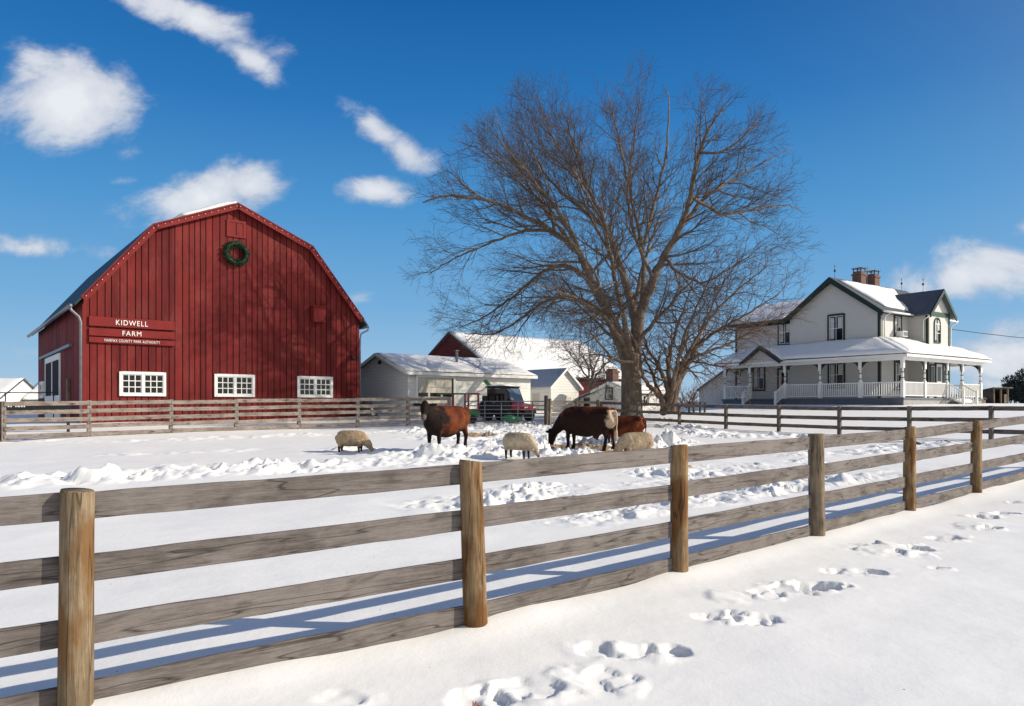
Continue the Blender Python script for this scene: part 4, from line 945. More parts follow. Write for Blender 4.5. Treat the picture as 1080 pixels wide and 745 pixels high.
steps((0, 8.9, 0), (0, 1, 0), (-1, 0, 0), 2.9)
s2 = steps((6.3, 0, 0), (1, 0, 0), (0, -1, 0), 2.1)
sm = MB(); sm.ball((7.35, -.55, .28), (.98, .5, .2), 14, 8); sm.build('snow_cover', M_rsnow, s2, smooth=True)
# power line from the house to a pole out of sight
pw = MB(); A = Vector((25.75 + .812 * 12.5 - .583 * 2.6, 48.75 + .583 * 12.5 + .8125 * 2.6, HZ + 6.0)); B = A + Vector((42, 6, .4)); pts = [A.lerp(B, t / 16) - Vector((0, 0, 1.3 * 4 * (t / 16) * (1 - t / 16))) for t in range(17)]
pw.tube(pts, .028, 5); tag(pw.build('power_line', M_darkpl), 'thin dark power line running from the farmhouse to the right', 'cable')

# ------------------------------------------------------------------ other buildings
def hut(name, label, cat, org, deg, L, D, hw, rise, mwall, mroof, oh=.25, snow=None, gable_m=None, t=.1, trim=None, sides=True):
    """ridge along local x, gables at x = 0 and x = L; local y from 0 (near eaves) to D"""
    r = thing(name, label, cat, org, math.radians(deg))
    MB().box(.06, L - .06, 0, D, -.6, hw).build('wall', mwall, r)
    for x, s_ in ((0, 1), (L, -1)):
        MB().prism([(x, .002, -.6), (x, D - .002, -.6), (x, D - .002, hw), (x, D / 2, hw + rise - .02), (x, .002, hw)], (.06 * s_, 0, 0)).build('gable_wall', gable_m or mwall, r)
    sl2 = rise / (D / 2); e = hw + .08 - oh * sl2
    roof_slab('roof', (-oh, -oh, e), (L + oh, -oh, e), (L + oh, D / 2, hw + rise + .08), (-oh, D / 2, hw + rise + .08), t, mroof, r)
    roof_slab('roof', (-oh, D + oh, e), (L + oh, D + oh, e), (L + oh, D / 2 + .002, hw + rise + .078), (-oh, D / 2 + .002, hw + rise + .078), t, mroof, r)
    if trim:
        for x in (-oh - .02, L + oh - .03):
            for y in (-oh, D + oh):
                MB().prism([(x, y, e + .005), (x, D / 2, hw + rise + .085), (x, D / 2, hw + rise - .1), (x, y, e - .18)], (.05, 0, 0)).build('rake_board', trim, r)
        MB().box(-oh, L + oh, -oh - .05, -oh - .002, e - .2, e - .01).build('fascia', trim, r)
    if snow:
        snow_sheet('roof_snow', r, [(-oh, -oh, e + .01), (L + oh, -oh, e + .01), (L + oh, D / 2 - .01, hw + rise + .09), (-oh, D / 2 - .01, hw + rise + .09)], snow, 26, 10, .3, .04, seed=len(label))
        snow_sheet('roof_snow', r, [(-oh, D + oh, e + .01), (L + oh, D + oh, e + .01), (L + oh, D / 2 + .01, hw + rise + .09), (-oh, D / 2 + .01, hw + rise + .09)], snow, 20, 8, .3, .04, seed=len(label) + 3)
    return r
# garage
ga = hut('garage', 'low white garage with a wide overhead door and snowy roof', 'garage', (-6.06, 43.0, 1.3), 40.6, 9.6, 6.4, 2.68, 1.12, M_sidewh, M_mroof_x, .32, .10, trim=M_white)
dd = MB()
for k in range(4):
    dd.box(.62, 3.22, -.045, -.004, .02 + .58 * k, .58 * (k + 1) - .005)
dd = dd.build('garage_door', M_cream, ga)
MB().box(.70, 1.38, -.058, -.046, 1.20, 1.42).box(1.54, 2.30, -.058, -.046, 1.20, 1.42).box(2.46, 3.14, -.058, -.046, 1.20, 1.42).build('pane', M_glass, dd)
m = MB()
for k in range(1, 4): m.box(.62 + .65 * k - .012, .62 + .65 * k + .012, -.05, -.046, 1.75, 2.3)
m.build('panel_joint', M_pipe, dd)
m = MB(); m.box(.5, .62, -.12, -.002, 0, 2.45); m.box(3.22, 3.36, -.12, -.002, 0, 2.45); m.box(.5, 3.36, -.13, -.002, 2.33, 2.45); m.build('door_frame', M_white, dd)
MB().box(3.12, 3.21, -.06, -.046, .02, 2.3).build('jamb_shade_strip', M_darkpl, dd)  # dark strip on the door face, standing in for shade beside the jamb
MB().tube([(4.7, 1.6, 3.2), (4.7, 1.6, 4.15)], .09, 10).box(4.58, 4.82, 1.48, 1.72, 4.15, 4.2).build('vent_pipe', M_pipe, ga)
MB().box(-.03, -.004, 3.0, 3.35, 3.2, 3.42).build('louvre', M_darkpl, ga)
# great barn with the dark red gable
gb = hut('long_barn', 'long dark red barn with a snow covered roof rising behind the garage', 'barn', (-1.1, 68.8, 2.2), 38.0, 17.5, 16.6, 2.7, 4.55, M_darkred, M_mroof_x, .35, .18)
# small shed with the blue roof
sh = hut('garden_shed', 'small white shed with a bare blue grey metal roof', 'shed', (4.8, 53.3, 1.5), 130.6, 3.7, 2.75, 1.88, 1.18, M_sidewh, M_blueroof, .22, None, trim=M_white)
# gable wall (x=0 end) faces the viewer's right; a door there and one in the side
# (after the turn the gable x=0 is towards +b)
MB().box(-.03, -.004, .75, 1.35, -.1, 1.1).build('door', M_cream, sh)
MB().box(1.2, 1.9, 2.754, 2.78, -.1, 1.35).build('door', M_cream, sh)
# white cottage with brick chimney
co = hut('cottage', 'low white cottage with a brick chimney standing behind the big bare tree', 'house', (7.7, 50.0, 1.05), 40, 4.4, 2.9, 1.95, .5, M_sidewh, M_mroof_x, .2, .12, trim=M_white)
window(co, 'window', (-.003, 1.75, 1.38), (0, -1, 0), .5, .7, M_green, .07, 2, 2, curtain=True, muntin=.03)
window(co, 'window', (1.5, -.003, 1.0), (1, 0, 0), .75, .62, M_post2, .07, 3, 1, curtain=True, muntin=.03)
ch = MB().box(.35, .95, 1.5, 2.15, 2.0, 3.2).box(.29, 1.01, 1.44, 2.21, 3.202, 3.34).box(.4, .9, 1.55, 2.1, 3.342, 3.5).build('chimney', M_brick, co)
MB().prism([(.1, 2.9, -.6), (.1, 5.2, -.6), (.1, 5.2, 1.25), (.1, 2.9, 1.85)], (3.4, 0, 0)).build('lean_to', M_sidewh, co)
roof_slab('lean_to_roof', (-.1, 2.85, 1.99), (3.6, 2.85, 1.99), (3.6, 5.4, 1.3), (-.1, 5.4, 1.3), .1, M_mroof_x, co)
snow_sheet('roof_snow', co, [(-.1, 2.85, 2.0), (3.6, 2.85, 2.0), (3.6, 5.4, 1.31), (-.1, 5.4, 1.31)], .1, 10, 8, .25, .03, seed=5)
cd = MB().box(.05, .097, 3.45, 4.05, -.1, 1.5).build('door', M_post2, co); MB().box(.03, .049, 3.52, 3.98, .62, 1.42).build('pane', M_glass, cd)
# white shed beyond the wing of the farmhouse
ws = hut('machine_shed', 'white vertical boarded shed with a snowy roof behind the left end of the farmhouse', 'shed', (20.66, 62.2, 2.0), 68, 11.0, 4.8, 1.4, 1.75, M_vsiding, M_mroof_x, .25, .12)
# two white tunnel sheds far off to the left of the red barn
hut('white_shed', 'plain white shed with a snowy roof at the far left edge behind the pipe rail', 'shed', (-52, 62.0, 1.6), 5, 8.5, 7.0, 1.0, 1.75, M_vsiding, M_mroof_x, .2, .12)
hut('white_shed', 'smaller white snow roofed shed tucked right against the far corner of the red barn', 'shed', (-43.5, 66.0, 1.6), 12, 8.0, 8.0, .9, 1.9, M_vsiding, M_mroof_x, .2, .12)
# weathered open shed at the right edge
os_ = thing('field_shelter', 'dark weathered open fronted shelter right of the farmhouse porch', 'shed', (48.75, 75.0, 2.0), math.radians(12))
MB().box(0, 1.75, 1.6, 1.7, -.3, 1.5).box(0, .08, 0, 1.6, -.3, 1.6).build('back_wall', M_post3, os_)
MB().prism([(1.75, 0, -.3), (1.75, 1.7, -.3), (1.75, 1.7, 1.5), (1.75, 0, 1.72)], (.09, 0, 0)).build('side_wall', M_post3, os_)
MB().box(1.35, 1.75, -.06, .0, -.3, 1.15).build('plank_panel', M_rail2, os_)
for x in (.1, .95, 1.78): MB().box(x - .06, x + .06, -.1, .05, -.3, 1.7).build('post', M_post2, os_)
roof_slab('roof', (-.25, -.35, 1.84), (2.15, -.35, 1.84), (2.15, 1.95, 1.5), (-.25, 1.95, 1.5), .1, M_post3, os_)
snow_sheet('roof_snow', os_, [(-.2, -.3, 1.85), (2.1, -.3, 1.85), (2.1, 1.95, 1.51), (-.2, 1.95, 1.51)], .05, 8, 6, .2, .02, seed=2)
sb = hut('dog_house', 'little brown weathered hut between the porch and the dark shelter', 'hut', (47.3, 74.5, 2.0), 30, .8, .8, .7, .4, M_post2, M_post3, .12, None)
MB().box(-.02, -.003, .2, .6, 0, .55).build('opening', M_black, sb)

# ------------------------------------------------------------------ trees
def catmull(P, k=6):
    P = [Vector(p) for p in P]; out = []
    for i in range(len(P) - 1):
        p0 = P[max(i - 1, 0)]; p1 = P[i]; p2 = P[i + 1]; p3 = P[min(i + 2, len(P) - 1)]
        for j in range(k):
            t = j / k
            out.append(.5 * ((2 * p1) + (p2 - p0) * t + (2 * p0 - 5 * p1 + 4 * p2 - p3) * t * t + (3 * p1 - p0 - 3 * p2 + p3) * t ** 3))
    out.append(P[-1]); return out
class Tree:
    def __init__(s, seed, center, radii, counts, lens, twig_r=.0075, up=.12):
        s.R = random.Random(seed); s.wood = MB(); s.twig = MB(); s.c = Vector(center); s.r = Vector(radii); s.counts = counts; s.lens = lens; s.tr = twig_r; s.up = up; s.n = 0
    def inside(s, p, k=1.0):
        q = p - s.c; return (q.x / s.r.x) ** 2 + (q.y / s.r.y) ** 2 + (q.z / s.r.z) ** 2 < k
    def walk(s, p, d, L, r0, r1, seg, wig, up):
        pts = [p.copy()]; rad = [r0]; R = s.R; d = d.normalized()
        for i in range(seg):
            d = (d + Vector((R.gauss(0, wig), R.gauss(0, wig), R.gauss(0, wig) + up))).normalized()
            p = p + d * (L / seg); pts.append(p.copy()); rad.append(r0 + (r1 - r0) * (i + 1) / seg)
        return pts, rad
    def spawn(s, pts, rad, lev, t0=.2):
        """side shoots along a branch"""
        R = s.R
        if lev >= len(s.counts): return
        cum = [0.0]
        for a, b in zip(pts[:-1], pts[1:]): cum.append(cum[-1] + (b - a).length)
        Lp = cum[-1]; n = max(2, int(s.counts[lev] * Lp * R.uniform(.85, 1.15)))
        az = R.random() * 6.28
        for k in range(n):
            t = t0 + (1 - t0) * (k + R.random()) / n; x = t * Lp; i = 0
            while i < len(cum) - 2 and cum[i + 1] < x: i += 1
            f = (x - cum[i]) / max(1e-6, cum[i + 1] - cum[i]); p = pts[i].lerp(pts[i + 1], f); rr = rad[i] + (rad[i + 1] - rad[i]) * f
            d = (pts[i + 1] - pts[i]).normalized(); az += 2.4 + R.uniform(-.7, .7); a = math.radians(R.uniform(28, 62))
            o = d.orthogonal().normalized(); o = Matrix.Rotation(az, 3, d) @ o
            nd = d * math.cos(a) + o * math.sin(a); out = (p - s.c); out = out.normalized() if out.length > .1 else o
            nd = (nd + out * .42 + Vector((0, 0, s.up))).normalized()
            L = s.lens[lev] * R.uniform(.55, 1.15) * (1.1 - .45 * t)
            if lev <= 1 and not s.inside(p + nd * L * .8, 1.05):
                L *= .55
                if not s.inside(p + nd * L * .7, 1.15): continue
            r0 = min(rr * .62, s.tr * (1, 1, 1, 1)[0] * [7, 4.4, 2.1, 1.1][lev] if lev > 0 else .017 * L + .025); last = lev == len(s.counts) - 1
            r0 = max(r0, s.tr); seg = [7, 5, 4, 3][lev]
            q, w = s.walk(p, nd, L, r0, s.tr * (.75 if last else 1.), seg, [.13, .16, .2, .22][lev], [.03, .03, .035, .04][lev])
            (s.wood if lev == 0 else s.twig).tube(q, w, [6, 4, 3, 3][lev], False); s.n += 1
            s.spawn(q, w, lev + 1, [.2, .12, .1, .1][lev])
    def limb(s, pts, r0, r1, t0=.3, n=12, flare=0):
        q = catmull(pts, 5); k = len(q) - 1; R = s.R
        q = [q[0]] + [p + Vector((R.gauss(0, .03), R.gauss(0, .05), R.gauss(0, .03))) for p in q[1:-1]] + [q[-1]]
        w = [r0 + (r1 - r0) * (i / k) ** .8 for i in range(k + 1)]
        s.wood.tube(q, w, n, True); s.spawn(q, w, 0, t0); return q, w
    def done(s, name, label, cat, base, mw, mt):
        root = thing(name, label, cat, base); O = Vector(base)
        for mb in (s.wood, s.twig): mb.v = [(p[0] - O.x, p[1] - O.y, p[2] - O.z) for p in mb.v]
        for nm, mb, mm, in (('trunk', s.wood, mw), ('crown', s.twig, mt)):
            me = bpy.data.meshes.new(nm); me.from_pydata(mb.v, [], mb.f); me.update(); me.shade_smooth(); me.materials.append(mm)
            o = bpy.data.objects.new(nm, me); COL.objects.link(o); o.parent = root
        print(name, 'shoots', s.n, 'faces', len(s.twig.f)); return root
TY = 42.0
def tp(px, py, dy=0.0): return at(px, py, TY + dy)
def lim(*pts): return [tp(*p) for p in pts]
T1 = Tree(3, tp(648, 270), (10.9, 9.6, 9.4), (1.55, 2.25, 3.3, 5.4), (3.8, 2.05, 1.15, .6), .0050, up=-.03)
q = catmull(lim((667, 446), (667, 432), (666.5, 418), (666, 400), (666, 386), (668, 372)), 4)
wd_ = [.80, .72, .66, .63, .61, .60, .59, .585, .58, .575, .57, .565, .56, .55, .55, .56, .56, .55, .5, .45, .40]
rows = []
for p, r in zip(q, wd_ + [.4] * 9):
    rows.append([p + Vector((math.cos(a), math.sin(a), 0)) * r * (1 + .16 * mnoise.noise((math.cos(a) * 1.6, math.sin(a) * 1.6, p.z * .35)) + .08 * mnoise.noise((math.cos(a) * 4, math.sin(a) * 4, p.z * .5))) for a in [2 * math.pi * j / 28 for j in range(28)]])
T1.wood.rings(rows)
T1.limb(lim((662, 392, 0), (655, 364, -.3), (644, 338, -.8), (632, 312, -1.2), (618, 281, -1.6), (605, 262, -2), (580, 243, -2.4), (550, 227, -3), (512, 211, -3.4), (470, 207, -3.8), (446, 214, -4)), .36, .03, .25)
T1.limb(lim((631, 313, -1.2), (622, 298, -1), (606, 284, -.6), (586, 281, 0), (566, 292, .5), (541, 313, 1), (512, 334, 1.6), (484, 346, 2)), .20, .025, .2)
T1.limb(lim((643, 337, -.8), (622, 321, .5), (602, 315, 1.4), (586, 315, 2), (566, 323, 2.6), (545, 339, 3.2), (522, 352, 3.6), (490, 352, 4)), .19, .025, .2)
T1.limb(lim((614, 274, -1.6), (600, 240, -3), (575, 205, -4), (545, 170, -4.6), (520, 140, -5)), .15, .025, .15)
T1.limb(lim((580, 243, -2.4), (548, 245, -1), (515, 258, 0), (480, 272, .5), (452, 290, 1)), .11, .02, .15)
T1.limb(lim((669, 380, 0), (671, 350, 0), (667, 328, .2), (658, 294, .6), (648, 262, 1), (639, 240, 1.4), (621, 200, 2), (604, 150, 2.6), (592, 110, 3)), .36, .03, .35)
T1.limb(lim((639, 240, 1.4), (610, 218, 3), (580, 190, 4.4), (556, 150, 5.4), (545, 125, 6)), .13, .02, .15)
T1.limb(lim((668, 376, 0), (679, 321, -.4), (690, 294, -.8), (701, 269, -1.2), (717, 241, -1.6), (728, 207, -2), (737, 162, -2.6), (752, 130, -3), (764, 112, -3.4)), .34, .03, .35)
T1.limb(lim((717, 241, -1.6), (742, 210, -.6), (768, 193, .4), (794, 178, 1), (834, 156, 1.6)), .15, .02, .15)
T1.limb(lim((674, 340, -.1), (678, 307, .6), (677, 266, 1.4), (668, 215, 2), (655, 160, 2.4), (640, 95, 2.8)), .20, .025, .3)
T1.limb(lim((677, 266, 1.4), (690, 215, 3), (702, 165, 4), (706, 110, 4.8), (700, 90, 5)), .13, .02, .15)
T1.limb(lim((703, 272, -1.2), (712, 284, -2), (728, 294, -2.8), (745, 297, -3.4), (775, 280, -4), (800, 262, -4.6)), .11, .02, .1)
T1.limb(lim((728, 207, -2), (760, 225, 0), (792, 222, 1.6), (826, 216, 2.6), (846, 222, 3)), .11, .02, .15)
T1.limb(lim((669, 374, 0), (668, 340, 2.2), (676, 290, 5), (692, 240, 7), (708, 200, 8.4)), .24, .025, .3)
T1.limb(lim((667, 376, 0), (660, 345, -2.4), (650, 300, -5), (640, 250, -7), (632, 205, -8.4)), .22, .025, .3)
T1.limb(lim((664, 380, 0), (655, 352, -2), (640, 318, -4.5), (622, 280, -7), (600, 250, -9)), .2, .025, .3)
T1.limb(lim((664, 378, 0), (650, 350, -2.5), (625, 325, -5), (590, 308, -7), (560, 300, -8.4)), .16, .02, .3)
T1.limb(lim((667, 374, 0), (640, 350, 3), (610, 322, 5.6), (585, 300, 7.4)), .16, .02, .3)
T1.limb(lim((668, 368, -.2), (690, 340, -3), (715, 312, -5.5), (740, 285, -7.4)), .16, .02, .3)
T1.limb(lim((667, 383, -.4), (650, 380, -1), (635, 366, -1.6), (622, 350, -2.2), (612, 340, -2.8)), .12, .02, .2)
T1.limb(lim((600, 240, -3), (572, 214, -2), (540, 186, -1), (508, 160, 0), (486, 150, .6)), .09, .02, .12)
T1.limb(lim((605, 262, -2), (575, 222, .5), (548, 180, 2.2), (528, 138, 3.4), (520, 112, 4)), .10, .02, .15)
T1.limb(lim((634, 232, 1.6), (604, 180, 0), (580, 138, -1.4), (566, 100, -2.4)), .09, .02, .15)
T1.limb(lim((658, 294, .6), (640, 262, -.6), (622, 228, -1.6), (610, 190, -2.4), (612, 150, -3)), .12, .02, .2)
T1.limb(lim((690, 294, -.8), (672, 255, -2.4), (662, 205, -3.8), (668, 150, -4.8), (676, 105, -5.2)), .12, .02, .2)
T1.limb(lim((621, 200, 2), (600, 180, .6), (572, 155, -.4), (560, 120, -1)), .09, .02, .15)
T1.limb(lim((737, 162, -2.6), (762, 160, -3.4), (790, 138, -4), (800, 125, -4)), .08, .02, .15)
T1.done('shade_tree', 'tall spreading bare tree with a thick trunk in the middle of the farmyard', 'tree', tuple(tp(667, 440)), M_bark, M_twig)
# many stemmed smaller tree right of it
TY = 41.8
T2 = Tree(8, tp(735, 325), (7.6, 6.2, 6.2), (1.9, 2.4, 3.4, 3.8), (2.7, 1.55, .9, .52), .0052)
for (pts, r0) in (((( 700, 436, 0), (698, 421, 0), (690, 412, -.3), (683, 406, -.6), (677, 390, -1), (674, 370, -1.4), (664, 350, -1.8), (650, 330, -2.2)), .22),
                  (((704, 436, 0), (704, 414, 0), (700, 397, .2), (692, 382, .5), (682, 366, .8), (676, 340, 1.2), (668, 318, 1.6)), .2),
                  (((706, 436, 0), (706, 402, .2), (705, 380, .5), (709, 362, .9), (718, 335, 1.4), (728, 308, 2), (736, 285, 2.4)), .19),
                  (((708, 436, 0), (709, 412, 0), (717, 390, -.3), (723, 377, -.6), (735, 364, -1), (762, 346, -1.8), (792, 329, -2.4), (822, 310, -3)), .2),
                  (((710, 436, 0), (712, 412, 0), (720, 393, .2), (729, 381, .5), (748, 371, 1), (770, 362, 1.6), (800, 345, 2.2), (828, 330, 2.6)), .2),
                  (((712, 436, .2), (715, 410, .6), (728, 380, 1.6), (742, 345, 2.8), (760, 305, 3.6), (780, 275, 4.2)), .17),
                  (((704, 430, -.2), (712, 395, -1.2), (722, 355, -2.4), (738, 318, -3.4), (752, 285, -4)), .17),
                  (((702, 430, .2), (690, 400, 1.6), (676, 368, 3), (660, 345, 3.8)), .14),
                  (((717, 390, -.3), (738, 352, .4), (765, 318, 1), (795, 292, 1.4), (815, 275, 1.6)), .12),
                  (((729, 381, .5), (752, 385, -.6), (768, 388, -1.2), (780, 392, -1.4)), .06)):
    T2.limb([tp(*p) for p in pts], r0, .018, .22, 9)
T2.done('yard_tree', 'smaller many stemmed bare tree between the big tree and the farmhouse', 'tree', tuple(tp(706, 436)), M_bark2, M_twig2)
# twiggy tree in front of the snowy barn roof
TY = 57.0
T3 = Tree(21, tp(622, 380), (3.9, 3.2, 2.9), (2.6, 3.4, 4.6, 5.), (1.7, 1.0, .6, .4), .008)
for pts in (((622, 430, 0), (622, 405, 0), (612, 388, .3), (600, 372, .6), (592, 362, .8)), ((622, 418, 0), (624, 395, 0), (622, 375, 0), (620, 356, .2)), ((623, 410, 0), (632, 392, -.3), (644, 380, -.6), (655, 372, -.8)), ((622, 408, 0), (620, 385, 1.2), (610, 372, 2.2)), ((622, 408, 0), (628, 385, -1.2), (634, 368, -2))):
    T3.limb([tp(*p) for p in pts], .11, .015, .2, 8)
T3.done('orchard_tree', 'low twiggy bare tree before the long barn roof, left of the big trunk', 'tree', tuple(tp(622, 432)), M_bark, M_twig)
# reddish bare shrub and a brushy evergreen
TY = 52.0
T4 = Tree(31, tp(724, 422), (1.5, 1.3, 1.5), (4., 6., 7.), (.7, .45, .3), .007)
for k in range(11):
    a = 2 * math.pi * k / 11; b = tp(724, 431); T4.limb([b, b + Vector((math.cos(a) * .45, math.sin(a) * .45, .55)), b + Vector((math.cos(a) * .95, math.sin(a) * .9, 1.15 + .25 * math.sin(k * 3)))], .02, .008, .1, 5)
M_shrub = plain('reddish_twigs', (.15, .075, .06), .9, .3, 2)
T4.done('bare_shrub', 'low rounded reddish brown bare shrub right of the many stemmed tree', 'shrub', tuple(tp(724, 431)), M_shrub, M_shrub)
M_everg = plain('evergreen_needles', (.022, .036, .03), .8, .5, .6)
def evergreen(name, label, base, h, r, seed, n=6500):
    R = random.Random(seed); root = thing(name, label, 'tree', base)
    MB().tube([(0, 0, -.4), (0, 0, h * .45), (.1, 0, h * .9)], [r * .07, r * .05, .03], 8).build('trunk', M_bark2, root)
    m = MB(); cl = [(Vector((R.uniform(-.7, .7) * r, R.uniform(-.7, .7) * r, R.uniform(.25, .88) * h)), R.uniform(.22, .42) * r) for _ in range(16)]
    for _ in range(n):
        c, q = R.choice(cl); d = Vector((R.gauss(0, 1), R.gauss(0, 1), R.gauss(0, 1))).normalized(); p = c + d * q * R.random() ** .4
        e = (d + Vector((0, 0, .4))).normalized(); s_ = e.orthogonal().normalized(); s_ = Matrix.Rotation(R.random() * 6.28, 3, e) @ s_; L = R.uniform(.15, .36)
        m.add([p - s_ * .06, p + s_ * .06, p + e * L + s_ * .03, p + e * L - s_ * .03], [(0, 1, 2, 3)])
    m.build('crown', M_everg, root)
evergreen('evergreen_tree', 'dark bushy evergreen at the right edge behind the open shelter', (at(1083, 428, 95).x, 95, 2.0), 4.3, 2.4, 5)
evergreen('evergreen_tree', 'lower dark evergreen joined to the left side of the edge evergreen', (at(1070, 428, 97).x, 97, 2.0), 3.0, 1.3, 6, 4000)
# thin line of bare woods far off
m = MB(); R = random.Random(77)
for k in range(340):
    x = R.uniform(-330, 330); y = R.uniform(265, 330) ; h = R.uniform(3, 7.5)
    if -60 < x < -40: continue
    b = Vector((x, y, 2.2))
    for j in range(9):
        a = R.random() * 6.28; m.tube([b + Vector((0, 0, h * R.uniform(.1, .45))), b + Vector((math.cos(a) * h * .22, math.sin(a) * h * .22, h * R.uniform(.55, .85))), b + Vector((math.cos(a) * h * .33, math.sin(a) * h * .33, h * R.uniform(.8, 1.05)))], [.13, .09, .05], 3, False)
wo_ = m.build('far_woods', M_twig2); tag(wo_, 'thin far line of bare woods along the horizon', 'woods', kind='stuff')

# ------------------------------------------------------------------ animals
def lerp(a, b, t): return a + (b - a) * t
def loft(m, secs, n=16):
    """secs: (center, half width side, half height, side axis, up axis)"""
    rows = []
    for c, w, h, sx, up in secs:
        c, sx, up = Vector(c), Vector(sx).normalized(), Vector(up).normalized()
        rows.append([c + sx * (w * math.cos(2 * math.pi * j / n)) + up * (h * math.sin(2 * math.pi * j / n)) for j in range(n)])
    m.rings(rows)
def spine(m, pts, n=16):
    """pts: (x, y, z, halfwidth, halfheight)"""
    P = [Vector(p[:3]) for p in pts]; secs = []
    for i, p in enumerate(pts):
        d = (P[min(i + 1, len(P) - 1)] - P[max(i - 1, 0)]).normalized(); sx = Vector((0, 0, 1)).cross(d)
        sx = sx.normalized() if sx.length > .05 else Vector((0, 1, 0)); secs.append((P[i], p[3], p[4], sx, d.cross(sx)))
    loft(m, secs, n)
def fuse(m, name, voxel, mats, parent=None, smooth=6, wool=0.0, paint=None):
    me = bpy.data.meshes.new(name); me.from_pydata(m.v, [], m.f); o = bpy.data.objects.new(name, me); COL.objects.link(o)
    bm = bmesh.new(); bm.from_mesh(me); bmesh.ops.recalc_face_normals(bm, faces=bm.faces); bm.to_mesh(me); bm.free()
    r = o.modifiers.new('r', 'REMESH'); r.mode = 'VOXEL'; r.voxel_size = voxel
    s_ = o.modifiers.new('s', 'SMOOTH'); s_.factor = .5; s_.iterations = smooth
    dg = bpy.context.evaluated_depsgraph_get(); me2 = bpy.data.meshes.new_from_object(o.evaluated_get(dg)); bpy.data.objects.remove(o); bpy.data.meshes.remove(me)
    me2.name = name; me2.shade_smooth()
    if wool:
        ns = [v.normal.copy() for v in me2.vertices]
        for v, n_ in zip(me2.vertices, ns):
            k = wool(v.co); 
            if k: v.co += n_ * k
    if paint:
        a = me2.color_attributes.new('coat', 'FLOAT_COLOR', 'POINT'); a.data.foreach_set('color', np.array([(*paint(v.co), 1) for v in me2.vertices], np.float32).ravel())
    me2.materials.clear(); me2.materials.append(mats); o = bpy.data.objects.new(name, me2); COL.objects.link(o)
    if parent: o.parent = parent
    return o
def coat_mat(name, rough=.75, bumpscale=40, bumps=.3):
    m, T, b = mat(name, rough, (.3, .1, .05), .08); a = T.n('ShaderNodeVertexColor', _layer_name='coat'); n_ = noise(T, ocoord(T, (1, 1, 1), False), 14, 5)
    link(T, T.mix(1.0, a.outputs[0], T.ramp(n_, [(.3, .75), (.7, 1.15)]), 'MULTIPLY'), b.inputs['Base Color']); bump(T, b, noise(T, ocoord(T, (1, 1, 1), False), bumpscale, 4), bumps, .02)
    return m
M_coat = coat_mat('cattle_coat'); M_wool = coat_mat('sheep_wool', .95, 34, .6)
M_eye = plain('dark_eye', (.01, .008, .006), .15, .05)
def leg(m, pts): m.tube([p[:3] for p in pts], [p[3] for p in pts], 10)
